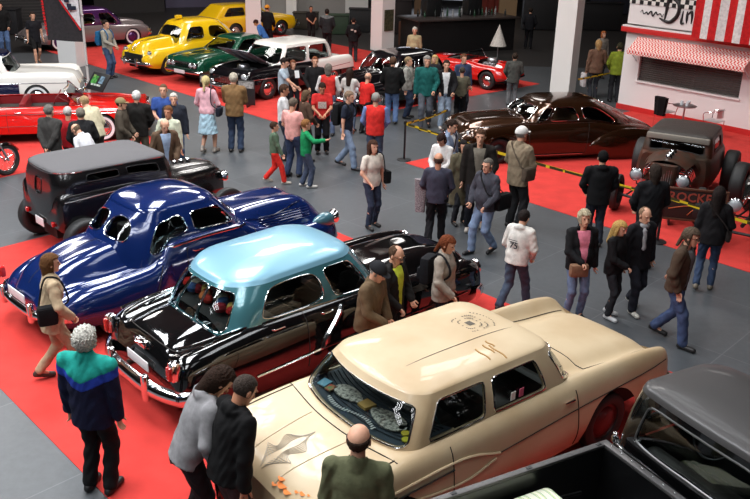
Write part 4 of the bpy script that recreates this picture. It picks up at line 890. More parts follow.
# bistro table and chairs
t_=at(681,131,0)
T=thing('bistro_table','small round metal bistro table in front of the kiosk shutter','table',t_)
b=B(); b.lathe([(.001,.72),(.30,.72),(.32,.71),(.30,.69),(.001,.69)],(0,0,0),'z',28); b.done('tabletop',STEEL,T)
b=B(); b.tube([(0,0,.02),(0,0,.70)],.025); b.lathe([(.001,.03),(.2,.025),(.22,0)],(0,0,0),'z',24); b.done('pedestal',STEEL,T)
def bistro(px,py,rz,lab):
    q=at(px,py,0); t=thing('metal_chair',lab,'chair',q,rz,'metal chairs by the kiosk')
    for x in(-.2,.2):
        for y in(-.2,.2): b=B(); b.tube([(x,y,0),(x*.95,y*.95,.44)],.011,6); b.done('leg',CHROME,t)
    b=B(); b.box((0,0,.45),(.42,.42,.02),bev=.01); b.done('seat',mat('white_metal_seat',(.6,.6,.6),.3,.6),t)
    b=B(); b.tube(catmull([(.22,.18,.45),(.26,.16,.66),(.22,-.12,.72),(.0,-.25,.76),(-.22,-.12,.72),(-.26,.16,.66),(-.22,.18,.45)],5),.012,8); b.done('arm_rail',CHROME,t)
    b=B(); b.grid([[( .18*math.sin(a),-.24*math.cos(a*.9),z) for a in np.linspace(-1,1,7)] for z in(.55,.80)]); b.done('backrest',mat('white_metal_seat',(.6,.6,.6),.3,.6),t); return t
ch=bistro(663,127,R(-60),'metal chair with a black jacket over it left of the bistro table')
bistro(711,137,R(40),'empty metal chair right of the bistro table')
b=B(); rows=[]
for u in np.linspace(0,1,8): rows.append([(.22*math.cos(a)*(1-.2*u),-.22+.10*math.sin(a)*(1-.3*u)+.02*math.sin(a*5),.86-.5*u) for a in np.linspace(0,2*PI,17)[:-1]])
b.grid(rows,closed=True); b.poly(rows[0]); o=b.done('jacket',cloth((16,16,18)),None); o.location=ch.location; o.rotation_euler=ch.rotation_euler; tag(o,'black jacket hung over the metal chair by the bistro table','jacket')
for k,(dx,dy) in enumerate(((-.08,.05),(.1,.02),(.02,-.1))):
    b=B(); b.lathe([(.001,0),(.03,0),(.04,.02),(.045,.11),(.042,.11),(.001,.02)],(0,0,0),'z',14); o=b.done('drinking_glass',mat('cup_white',(.7,.72,.74),.2),None); o.location=(t_[0]+dx,t_[1]+dy,.722); tag(o,['pale cup at the left on the bistro table','pale cup at the right on the bistro table','pale cup at the front of the bistro table'][k],'cup')
# barrier posts and tape ---------------------------------------------
TAPE,nt,bs=nodes('yellow_black_tape'); tc=nt.nodes.new('ShaderNodeTexCoord'); wv=nt.nodes.new('ShaderNodeTexChecker'); wv.inputs['Scale'].default_value=1/.28; wv.inputs[1].default_value=(*lin(215,180,20),1); wv.inputs[2].default_value=(*lin(60,50,14),1)
nt.links.new(tc.outputs['Object'],wv.inputs[0]); nt.links.new(wv.outputs[0],bs.inputs[0])
def post(px,py,lab):
    q=at(px,py,0); t=thing('barrier_post',lab,'barrier post',q,0,'barrier posts'); b=B(); b.tube([(0,0,.02),(0,0,.92)],.025,12); b.lathe([(.001,.95),(.04,.94),(.04,.86),(.03,.85)],(0,0,0),'z',14); b.done('pole',BLACK,t); b=B(); b.lathe([(.001,.04),(.03,.04),(.16,.02),(.17,0)],(0,0,0),'z',24); b.done('base',BLACK,t); return q
def tape(p,q,lab,z=.90,z2=None,sag=.03):
    b=B(); rows=[[],[]]; rw=[[],[]]; z2=z2 or z; n=np.array([-(q[1]-p[1]),q[0]-p[0]]); n=n/np.linalg.norm(n)*.002
    for t in np.linspace(0,1,15):
        x,y=p[0]+(q[0]-p[0])*t,p[1]+(q[1]-p[1])*t; zz=z+(z2-z)*t-sag*4*t*(1-t)
        rows[0].append((x,y,zz)); rows[1].append((x,y,zz-.06)); rw[0].append((x+n[0],y+n[1],zz)); rw[1].append((x+n[0],y+n[1],zz-.06))
    b.grid(rows); b.grid(rw); tag(b.done('barrier_tape',TAPE,smooth=False),lab,'tape')
p1=post(404,160,'black barrier post at the left tip of the right carpet'); p2=post(657,242,'black barrier post between the two onlookers at the rusty hot rod')
c1=p1+(p2-p1)*.0; p0=np.array([p1[0]+1.1,p1[1]+1.6,0]); tape(p1,p0,'yellow tape running back from the left barrier post towards the brown car'); tape(p1,p2,'yellow and black tape along the edge of the right carpet between the two posts',sag=.06)
p3=p2+np.array([math.cos(R(-47)),math.sin(R(-47)),0])*4.2; post(*seen(p3),'black barrier post beyond the right edge beside the rusty hot rod'); tape(p2,p3,'yellow and black tape running right past the sign to the frame edge',sag=.06)
q1=at(575,108,0); q2=at(618,97,0); tape(q1,q2,'yellow tape between the white column and the kiosk corner',z=.9,sag=.02); post(618,97,'black barrier post at the kiosk corner')
# hot rod sign
q=at(700,232,0); sg_=thing('car_sign','dark wooden sign board reading ROCKET in front of the rusty hot rod','sign',(q[0]-.12,q[1]+.2,0),R(-14))
b=B(); b.box((0,0,.46),(1.12,.04,.62),bev=.01); b.done('board',mat('dark_sign_wood',lin(34,24,20),.6),sg_)
b=B()
for (x,z,w,h) in ((0,.76,1.16,.04),(0,.16,1.16,.04),(-.56,.46,.04,.62),(.56,.46,.04,.62)): b.box((x,-.01,z),(w,.06,h),bev=.008)
b.done('frame',mat('brown_wood_frame',lin(80,48,32),.5),sg_)
b=B(); b.box((-.4,.15,.2),(.03,.3,.4)); b.box((.4,.15,.2),(.03,.3,.4)); b.done('stand',BLACK,sg_)
def text(s,parent,loc,size,m,rot,name='lettering',ext=.004,bold=False):
    cu=bpy.data.curves.new('t','FONT'); cu.body=s; cu.size=size; cu.extrude=ext; cu.align_x='CENTER'; cu.align_y='CENTER'; cu.resolution_u=2
    if bold: cu.offset=size*.02
    to=bpy.data.objects.new('tmp',cu); COL.objects.link(to); bpy.context.view_layer.update()
    me=bpy.data.meshes.new_from_object(to.evaluated_get(bpy.context.evaluated_depsgraph_get())); bpy.data.objects.remove(to)
    me.materials.clear(); me.materials.append(m); o=bpy.data.objects.new(name,me); COL.objects.link(o); o.parent=parent; o.location=loc; o.rotation_euler=rot; return o
text('ROCKET',sg_,(-.02,-.026,.60),.24,mat('rust_red_letters',lin(150,66,50),.6),(PI/2,0,0),bold=True)
OL=mat('orange_line',lin(190,90,40),.6); b=B(); b.tube(catmull([(-.45,-.025,.36),(-.1,-.025,.44),(.3,-.025,.42),(.48,-.025,.48)],5),.010,6); b.tube(catmull([(-.1,-.025,.26),(.02,-.025,.38),(.1,-.025,.24),(.3,-.025,.30)],5),.008,6); b.done('flourish',OL,sg_)
# flag banner, pole and pedestal at the left
q=at(91,107,0); pt=thing('flag_pole','tall grey pole holding a dark banner at the back left','pole',q); b=B(); b.tube([(0,0,0),(-.02,0,5.2)],.035,12); b.done('pole',mat('pole_grey',lin(190,186,182),.5),pt); b=B(); b.lathe([(.001,.05),(.22,.04),(.24,0)],(0,0,0),'z',20); b.done('base',STEEL,pt)
for z in (1.2,2.55): b=B(); b.lathe([(.036,-.03),(.045,-.02),(.045,.02),(.036,.03)],(0,0,z),'z',12); b.done('pole_joint',STEEL,pt)
def poleplane(px,py):
    d=FW+(px-375)/CF*RT-(py-249.5)/CF*UP; t=q[1]/d[1]; P=np.array([0,0,CH])+d*t; return P-q
bl=poleplane(48,40); br_=poleplane(83,42); tl=poleplane(40,-14); tr=poleplane(77,-14)
BN=thing('banner','dark banner with red jagged edge and black and white emblem on the pole','banner',q); BNM=cloth((52,50,52))
def bil(u,v,off=0): 
    P=(bl*(1-u)+br_*u)*(1-v)+(tl*(1-u)+tr*u)*v; return (P[0],P[1]+.03*math.sin(u*7)+off,P[2])
b=B()
for o_ in(0,.008): b.grid([[bil(u,v,o_) for u in np.linspace(0,1,15)] for v in np.linspace(0,1,9)])
b.done('cloth',BNM,BN)
b=B(); tri=[bil(1,.25,-.07),bil(1,1,-.07),bil(.30,1,-.07)]; b.poly(tri); b.poly([(x,y+.03,z) for x,y,z in tri]); b.done('white_corner',cloth((214,212,214)),BN,smooth=False)
b=B()
for k in range(26):
    u,v=.48+.48*random.random(),.55+.42*random.random()
    if v-.25<.75*(1-u)/.7+.12: continue
    P=bil(u,v,-.09); b.box(P,(.12,.01,.10),rz=0)
b.done('emblem',cloth((40,44,60)),BN,smooth=False)
b=B(); b.tube([bil(.30,1,-.10),bil(.66,.60,-.10),bil(1,.22,-.10)],.022,6); 
for k in range(14): P=bil(0,.22+.056*k,-.02); b.box(P,(.06,.02,.045))
for k in range(26): P=bil(.01,.1+.035*k,-.02); b.box((P[0]-.0,P[1],P[2]),(.03,.02,.03))
b.done('red_edge',cloth((205,40,44)),BN,smooth=False)
q=at(73,66,0); b=B(); b.box((0,0,.47),(.72,.6,.94),bev=.008); o=b.done('pedestal',WHITEP,None,smooth=False); o.location=q; o.rotation_euler=(0,0,R(-14)); tag(o,'plain white pedestal box below the dark banner','pedestal')
# info board by the open hood car
q=at(247,108,0); ib=thing('info_board','dark info board on a short stand in front of the car with the raised hood','info board',q,R(-12)); b=B(); b.box((0,0,.45),(.52,.03,.72),bev=.01); b.done('board',BLACK,ib); b=B(); b.box((0,-.02,.68),(.46,.004,.20)); b.done('printed_sheet',mat('printed_sheet',lin(170,170,165),.6,vary=.7,vscale=20),ib,smooth=False); b=B(); b.box((0,.15,.14),(.03,.3,.28)); b.done('stand',BLACK,ib)
q=at(207,92,0); ib=thing('info_board','low dark info board with pale sheet in front of the green car','info board',q,R(-20)); b=B(); b.box((0,0,.34),(.5,.03,.42),bev=.01); b.done('board',BLACK,ib); b=B(); b.box((0,-.02,.40),(.42,.004,.20)); b.done('printed_sheet',mat('printed_sheet',lin(170,170,165),.6,vary=.7,vscale=20),ib,smooth=False); b=B(); b.box((0,.12,.08),(.03,.25,.16)); b.done('stand',BLACK,ib)
# background -------------------------------------------------------
def slab_wall(name,px0,py0,px1,py1,h,m,kind=True,t=.3,lab=None,cat=None):
    a=at(px0,py0,0); c_=at(px1,py1,0); d=c_-a; L=np.linalg.norm(d); b=B(); b.box((L/2,t/2,h/2),(L,t,h)); o=b.done(name,m,smooth=False); o.location=a; o.rotation_euler=(0,0,math.atan2(d[1],d[0]))
    if kind: tag(o,kind='structure')
    else: tag(o,lab,cat)
    return o
SL,nt,bs=nodes('slatted_dark_wall'); tc=nt.nodes.new('ShaderNodeTexCoord'); wv=nt.nodes.new('ShaderNodeTexWave'); wv.bands_direction='Z'; wv.inputs['Scale'].default_value=2.4; cr=nt.nodes.new('ShaderNodeMix'); cr.data_type='RGBA'; cr.inputs[6].default_value=(*lin(30,27,27),1); cr.inputs[7].default_value=(*lin(58,53,52),1); nt.links.new(tc.outputs['Object'],wv.inputs[0]); nt.links.new(wv.outputs['Fac'],cr.inputs[0]); nt.links.new(cr.outputs[2],bs.inputs[0])
slab_wall('wall_slatted',-60,34,62,30,6,SL); slab_wall('wall_dark',95,14,165,12,6,DARKW)
LAV=mat('lavender_wall',lin(92,86,108),.7); slab_wall('wall_lavender',166,8,246,6,5,LAV)
GW=mat('pale_grey_wall',lin(150,146,142),.7)
slab_wall('wall_low_grey',266,26,345,26,1.5,GW); slab_wall('wall_white',262,13,368,13,5,WHW)
b=B(); q=at(292,27,0); b.box((0,0,3),(.5,.5,6)); o=b.done('column',WHW,smooth=False); o.location=q; tag(o,kind='structure')
slab_wall('planter_box',398,45,411,46.5,1.0,mat('brown_wood',lin(112,74,56),.6),False,.4,'low brown wooden planter box right of the white column','planter')
WD=mat('dark_wood',lin(30,20,18),.45)
bar=thing('bar_counter','long black bar counter in the back center','bar counter',at(418,72,0),0)
a=at(418,55,0); c2=at(513,50,0); d=c2-a; L=np.linalg.norm(d); bar.location=a; bar.rotation_euler=(0,0,math.atan2(d[1],d[0]))
b=B(); b.box((L/2,.8,.66),(L,1.6,1.32)); b.done('counter_body',mat('black_panel',lin(20,17,18),.5),bar,smooth=False); b=B(); b.box((L/2,.8,1.355),(L+.3,1.9,.07),bev=.02); b.done('counter_top',mat('dark_stone_top',lin(60,52,50),.3),bar)
for k in range(22):
    x=.5+.19*k+.05*random.random(); y=.5+.6*random.random(); r=.04; h=.25+.12*random.random(); b=B(); b.lathe([(.001,0),(r,0),(r,h*.6),(r*.4,h*.75),(r*.4,h),(.001,h)],(0,0,0),'z',10)
    o=b.done('bottle',mat(['bottle_dark','bottle_green','bottle_clear'][k%3],[(.02,.02,.02),(.02,.06,.03),(.3,.3,.3)][k%3],.2),None); M=Matrix.Translation(bar.location)@Matrix.Rotation(bar.rotation_euler[2],4,'Z'); o.location=M@Vector((x,y,1.39)); tag(o,'dark bottle standing on the long black bar counter','bottle','bottles on the bar counter')
for k,x in enumerate((1.2,3.2)): b=B(); b.box((0,0,.35),(.7,.5,.7),bev=.04); o=b.done('coffee_machine',BLACK,None); o.location=M@Vector((x,1.2,1.39)); o.rotation_euler=bar.rotation_euler; tag(o,['black machine at the left end of the bar counter','black machine at the middle of the bar counter'][k],'machine')
# lit windows and posts far behind
for k,(px,w_) in enumerate(((412,1.0),(438,1.5),(452,.8))):
    q=at(px,8,0); b=B(); b.box((0,0,2.2),(w_*2,.1,3.4)); o=b.done(f'window_{k+1}',mat('bright_window',lin(225,232,245),.4,emit=.9),smooth=False); o.location=q; tag(o,kind='structure')
for k,(px,col_) in enumerate(((417,(110,84,60)),(507,(160,130,96)),(429,(120,90,70)))):
    q=at(px,18 if k!=1 else 16,0); b=B(); b.box((0,0,2.5),(.35 if k!=1 else 1.0,.3,5)); o=b.done(f'trim_{k+1}',mat(f'post_{k}',lin(*col_),.6),smooth=False); o.location=q; tag(o,kind='structure')
for k,px in enumerate((482,489,496)):
    q=at(px,14,0); b=B(); b.box((0,0,1.8),(.5,.4,3.6),bev=.03); o=b.done('vending_cabinet',mat('dim_red_cabinet',lin(130,50,40),.5),None); o.location=q; tag(o,['left','middle','right'][k]+'most of the three dim red cabinets behind the bar','cabinet')
# closed white parasol lamp
q=at(497,60,0); pz=thing('white_parasol','small folded white parasol on a stand in front of the bar','parasol',q); pz.scale=(.66,.66,.72); b=B(); b.tube([(0,0,.05),(0,0,1.6)],.03); b.done('pole',STEEL,pz); b=B(); b.lathe([(.001,.10),(.2,.08),(.22,0)],(0,0,0),'z',16); b.done('base',STEEL,pz)
b=B(); b.lathe([(.001,1.95),(.10,1.7),(.5,.78),(.48,.76),(.08,1.6)],(0,0,0),'z',12); b.done('canopy',cloth((220,214,206)),pz)
# far dark furniture and shapes
q=at(355,10,0); b=B(); b.lathe([(.001,2.6),(.25,2.4),(1.0,1.0),(.9,1.0),(.2,2.2)],(0,0,0),'z',10); b.tube([(0,0,0),(0,0,2.4)],.03); o=b.done('red_parasol',cloth((110,20,26)),None); o.location=q; tag(o,'closed dark red parasol at the back beside the white wall','parasol')
for k,(px,py,w_,h,cl) in enumerate(((366,32,1.6,1.1,(24,24,26)),(338,34,1.0,.9,(40,60,40)),(306,29,1.2,.8,(46,40,30)),(10,34,1.0,1.1,(28,26,30)),(398,34,1.2,1.6,(30,20,20)),(545,30,2.4,1.8,(24,22,24)),(590,30,3.0,1.4,(22,20,22)),(610,14,2.6,2.0,(40,40,52)))):
    q=at(px,py,0); b=B(); b.box((0,0,h/2),(w_,.6,h*.96),bev=.05); b.box((0,-.02,h*.98),(w_*1.04,.66,.05),bev=.01); o=b.done('counter' if h>1 else 'bench',mat(f'bg_{k}',lin(*cl),.6),None); o.location=q
    tag(o,['dark display counter behind the right end of the white roofed car','low green planter behind the white roofed car','low brown bench by the pale grey wall','dark counter at the top left edge','dark red counter right of the white column','dark counter left of the tall right column','long dark counter right of the tall column','grey blue stall far behind the tall column'][k],'counter')
# ---------------------------------------------------------------- light: rows of skylights in the hall roof
def area(name,loc,sx,sy_,e,col=(1,1,1),rot=(0,0,0)):
    l=bpy.data.lights.new(name,'AREA'); l.shape='RECTANGLE'; l.size=sx; l.size_y=sy_; l.energy=e; l.color=col; o=bpy.data.objects.new(name,l); COL.objects.link(o); o.location=loc; o.rotation_euler=rot; return o
for i,x in enumerate((-12,-4,4)):
    for j,y in enumerate((-1,7.5,16)):
        area('skylight',(x,y,11.9),3.2,6.0,(1850,1650,330)[i]*(.42,1.12,1.0)[j],(.94,.97,1.0),(0,0,0))
for x,y,e in ((-14,27,900),(-3,28,1000),(3,20,900),(-8,40,520),(4,42,220),(16,38,160)): area('skylight',(x,y,11.9),4,4,e,(1,.96,.92))
# roof beams under the skylights
BM=mat('roof_beam',lin(70,72,74),.5)
b=B()
for x in (-13.1,-12,-10.9,-5.1,-4,-2.9,2.9,4,5.1): b.box((x,7,11.6),(.12,27,.3))
for y in np.arange(-5,20,1.6): b.box((-4,y,11.6),(22,.10,.25))
tag(b.done('trim_roof_beams',BM,smooth=False),kind='structure')
w=bpy.data.worlds.new('world'); S.world=w; w.use_nodes=True; w.node_tree.nodes['Background'].inputs[0].default_value=(.8,.87,1,1); w.node_tree.nodes['Background'].inputs[1].default_value=.3
S.view_settings.view_transform='Standard'; S.view_settings.look='None'; S.view_settings.gamma=1; S.view_settings.use_curve_mapping=False; S.view_settings.exposure=0.0
S.cycles.use_denoising=True; S.cycles.max_bounces=8
# ================================================================ people
# surfaces grown from distance fields, meshed with surface nets
def nets(fn,lo,hi,h):
    lo=np.array(lo,float); hi=np.array(hi,float); n=np.maximum(4,np.ceil((hi-lo)/h).astype(int)+1)
    ax=[(lo[i]+h*np.arange(n[i])).astype(np.float32) for i in range(3)]
    g=np.meshgrid(*ax,indexing='ij'); P=np.stack([q.ravel() for q in g],1); D=fn(P).reshape(n).astype(np.float32)
    D[0]=D[-1]=1; D[:,0]=D[:,-1]=1; D[:,:,0]=D[:,:,-1]=1
    s=D<0; c=np.zeros(tuple(n-1),int); cs=[(i,j,k) for i in(0,1) for j in(0,1) for k in(0,1)]
    for i,j,k in cs: c+=s[i:n[0]-1+i,j:n[1]-1+j,k:n[2]-1+k]
    act=(c>0)&(c<8); idx=-np.ones(act.shape,int); I=np.argwhere(act)
    if len(I)==0: return np.zeros((0,3)),[]
    idx[act]=np.arange(len(I)); acc=np.zeros((len(I),3)); cnt=np.zeros(len(I))
    for a in cs:
        for ax_ in range(3):
            if a[ax_]: continue
            b_=list(a); b_[ax_]=1
            da=D[I[:,0]+a[0],I[:,1]+a[1],I[:,2]+a[2]]; db=D[I[:,0]+b_[0],I[:,1]+b_[1],I[:,2]+b_[2]]
            m_=(da<0)!=(db<0); t=np.where(m_,da/(da-db+1e-12),0)
            p=np.array(a,float)[None]+np.zeros((len(I),3)); p[:,ax_]+=t; acc+=p*m_[:,None]; cnt+=m_
    V=lo+(I+acc/cnt[:,None])*h; F=[]
    for ax_ in range(3):
        o=[k for k in range(3) if k!=ax_]; sl=[slice(1,n[k]-1) for k in range(3)]; sl[ax_]=slice(0,n[ax_]-1)
        s0=s[tuple(sl)]; sl2=list(sl); sl2[ax_]=slice(1,n[ax_]); s1=s[tuple(sl2)]
        for sg in (0,1):
            E=np.argwhere((s0 & ~s1) if sg else (~s0 & s1))
            if len(E)==0: continue
            base=E.copy(); base[:,o[0]]+=1; base[:,o[1]]+=1
            def q(a,b2):
                t=base.copy(); t[:,o[0]]-=a; t[:,o[1]]-=b2; return idx[t[:,0],t[:,1],t[:,2]]
            f=np.stack([q(0,0),q(1,0),q(1,1),q(0,1)],1)
            if (sg==1)==(ax_==1): f=f[:,::-1]
            F.append(f)
    F=np.concatenate(F); F=F[(F>=0).all(1)]
    return V,F
def mknets(name,fn,lo,hi,h,m,parent=None,smooth=True,me_only=False):
    V,F=nets(fn,lo,hi,h)
    me=bpy.data.meshes.new(name); me.vertices.add(len(V)); me.vertices.foreach_set('co',np.asarray(V,np.float32).ravel())
    F=np.asarray(F,int).reshape(-1,4); me.loops.add(len(F)*4); me.loops.foreach_set('vertex_index',F.ravel()); me.polygons.add(len(F)); me.polygons.foreach_set('loop_start',np.arange(len(F))*4); me.polygons.foreach_set('loop_total',np.full(len(F),4)); me.update(calc_edges=True)
    me.validate(); me.shade_smooth()
    if m: me.materials.append(m)
    if me_only: return me
    o=bpy.data.objects.new(name,me); COL.objects.link(o)
    if parent is not None: o.parent=parent
    return o
def smin(a,b,k): h=np.clip(.5+.5*(b-a)/k,0,1); return b*(1-h)+a*h-k*h*(1-h)
def cone(P,a,b,ra,rb):
    a=np.array(a,np.float32); b=np.array(b,np.float32); ba=b-a; pa=P-a; L=float(ba@ba)+1e-9
    h=np.clip(pa@ba/L,0,1); return np.linalg.norm(pa-h[:,None]*ba,axis=1)-(ra+(rb-ra)*h)
def ell(P,c,r):
    q=(P-np.array(c,np.float32))/np.array(r,np.float32); k=np.linalg.norm(q,axis=1); return (k-1)*min(r)
# --- heads (origin at the centre of the head, face towards +y) ---
def skull(P):
    d=smin(ell(P,(0,-.012,.030),(.076,.096,.088)),ell(P,(0,.022,-.045),(.055,.066,.068)),.03)
    d=smin(d,ell(P,(0,.066,-.096),(.026,.020,.018)),.03)
    return d
def headfn(P):
    d=skull(P)
    d=smin(d,cone(P,(0,.086,.012),(0,.106,-.028),.008,.014),.012)
    for s in(1,-1):
        d=np.maximum(d,-ell(P,(s*.032,.094,.010),(.019,.016,.011)))
        d=smin(d,ell(P,(s*.079,-.008,-.005),(.010,.018,.031)),.008); d=smin(d,ell(P,(s*.033,.076,.032),(.026,.014,.008)),.008)
    d=smin(d,ell(P,(0,.084,-.058),(.025,.012,.011)),.008)
    return d
HB=((-.11,-.13,-.14),(.11,.14,.14))
HM=mknets('head',headfn,*HB,.0065,None,me_only=True)
HV=np.array([v.co[:] for v in HM.vertices]); HF=[tuple(p.vertices) for p in HM.polygons]
def hairfn(kind):
    def f(P):
        x,y,z=P[:,0],P[:,1],P[:,2]; wob=.0045*np.sin(x*170+3*np.sin(z*60))*np.sin(y*130+1)+.0035*np.sin(z*120+x*90)*np.sin(y*210+x*60)
        base=skull(P)
        if kind=='short': d=base-.011+wob; cut=np.minimum(y-(.045+.5*(z-.02)*0),.0)*0; front=y-.035-1.2*np.maximum(z-.055,0)*2; d=np.maximum(d,np.minimum(front,.068-z)); d=np.maximum(d,-.055-z); d=np.maximum(d,-np.maximum(np.maximum(-.012-y,z-.012),-1.0)) if True else d
        elif kind=='crop': d=base-.005; d=np.maximum(d,np.minimum(y-.03,.072-z)); d=np.maximum(d,-.04-z)
        elif kind=='bald': d=base-.007+wob; d=np.maximum(d,z-.045); d=np.maximum(d,y-.02); d=np.maximum(d,-.055-z)
        elif kind=='receding': d=base-.008+wob; d=np.maximum(d,y-.005+0*z); d=np.maximum(d,-.055-z); d=np.maximum(d,-(ell(P,(0,.02,.12),(.05,.08,.05))))
        elif kind=='curly': d=base-.020+2.2*wob; d=np.maximum(d,np.minimum(y-.045,.065-z)); d=np.maximum(d,-.075-z)
        elif kind in('bob','long','pony','shaggy'):
            d=base-.016+wob; 
            if kind=='long': d=smin(d,np.maximum(cone(P,(0,-.07,0),(0,-.085,-.30),.085,.07),-(y+.02)*0-.2),.03); d=smin(d,smin(cone(P,(.075,0,-.02),(.085,-.01,-.24),.028,.022),cone(P,(-.075,0,-.02),(-.085,-.01,-.24),.028,.022),.01),.02)
            if kind=='shaggy': d=smin(d,cone(P,(0,-.055,-.03),(0,-.06,-.16),.08,.05),.03)
            if kind=='bob': d=smin(d,cone(P,(0,-.04,-.02),(0,-.045,-.09),.083,.075),.02)
            if kind=='pony': d=smin(d,cone(P,(0,-.10,.01),(0,-.14,-.20),.032,.02),.02); d=np.maximum(d,-.19-z)
            d=np.maximum(d,np.minimum(y-.022,.066-z)); d=np.maximum(d,-ell(P,(0,.10,-.06),(.066,.12,.13)))
        elif kind=='cap': d=base-.016; d=np.maximum(d,.022-z); d=np.minimum(d,np.maximum(ell(P,(0,.105,.030),(.068,.062,.010)),-y+.05))
        return d
    return f
HC={}
def hairmesh(kind):
    if kind not in HC: HC[kind]=mknets('hair',hairfn(kind),(-.13,-.19,-.36),(.13,.18,.15),.0085,mat('hairslot',(.1,.1,.1)),me_only=True)
    return HC[kind]
# --- hands (origin at the wrist, fingers towards +y, palm down, thumb +x) ---
def handfn(curl):
    def f(P):
        d=smin(cone(P,(-.018,.03,0),(-.026,.085,0),.014,.012),cone(P,(.014,.03,0),(.022,.085,0),.015,.012),.022); d=smin(d,cone(P,(0,-.01,0),(0,.04,0),.022,.02),.02)
        for x,l,a in((.027,.066,.06),(.009,.075,.02),(-.009,.070,-.02),(-.026,.055,-.07)):
            p=np.array([x,.086,0]); ang=.15
            for k,fr in enumerate((.45,.32,.25)):
                ang+=curl*(.5 if k==0 else .8); q=p+l*fr*np.array([math.sin(a)*math.cos(ang),math.cos(ang),-math.sin(ang)]); d=smin(d,cone(P,p,q,.0088-.0007*k,.0082-.0007*k),.004); p=q
        p=np.array([.022,.022,-.004]); q=p+np.array([.026,.030,-.012]); r=q+np.array([.006,.026,-.014-.01*curl]); d=smin(d,cone(P,p,q,.013,.0105),.012); d=smin(d,cone(P,q,r,.0105,.0085),.006)
        return d
    return f
HAND={}
for nm,cu in (('open',.35),('grip',1.05)):
    mm=mknets('hand',handfn(cu),(-.06,-.04,-.11),(.08,.19,.04),.0048,None,me_only=True)
    HAND[nm]=(np.array([v.co[:] for v in mm.vertices]),[tuple(p.vertices) for p in mm.polygons])
SKIN=mat('skin',lin(214,160,132),.55,vary=.12,vscale=30); SKIN2=mat('skin_tan',lin(186,128,98),.55)
EYE=mat('eye_dark',(.03,.02,.015),.2)
eb=B(); eb.lathe([(.001,-.009),(.007,-.006),(.009,0),(.007,.006),(.001,.009)],(0,0,0),'y',10); _e=eb.done('eye',EYE); EYEM=_e.data; bpy.data.objects.remove(_e)
mb=B(); mb.box((0,0,0),(.040,.010,.007),bev=.003); _e=mb.done('mouth',mat('lips',lin(160,90,80),.5)); MOUTHM=_e.data; bpy.data.objects.remove(_e)
def ik(a,t,l1,l2,hint):
    a=np.array(a,float); t=np.array(t,float); d=t-a; L=np.linalg.norm(d); L2=min(L,(l1+l2)*.998); d=d/L; t=a+d*L2
    x=(l1*l1-l2*l2+L2*L2)/(2*L2); hh=math.sqrt(max(l1*l1-x*x,0)); n=np.array(hint,float); n=n-d*(n@d); n/=np.linalg.norm(n)+1e-9
    return a+d*x+n*hh,t
ARM={'d':((.25,.03,.84),(.5,-.6,0)),'p':((.22,.10,.90),(.7,-.7,0)),'b':((.05,-.17,.93),(1,-.3,0)),'f':((.07,.27,1.02),(.8,-.5,-.3)),'x':((-.08,.20,1.16),(.9,.0,-.5)),
     'c':((.08,.27,1.32),(.7,0,-.8)),'h':((.04,.19,1.38),(.7,0,-.8)),'o':((.50,.36,1.33),(.3,-.5,-.5)),'w':((.24,.20,.90),(.4,-.7,0)),'W':((.26,-.20,.88),(.5,-.7,.1)),'k':((.17,.02,1.0),(1,-.4,0)),'r':((.16,.40,1.05),(.5,-.3,-.6)),'u':((.17,.20,.96),(.7,-.6,0))}
PEOPLE=[]; ATS={}
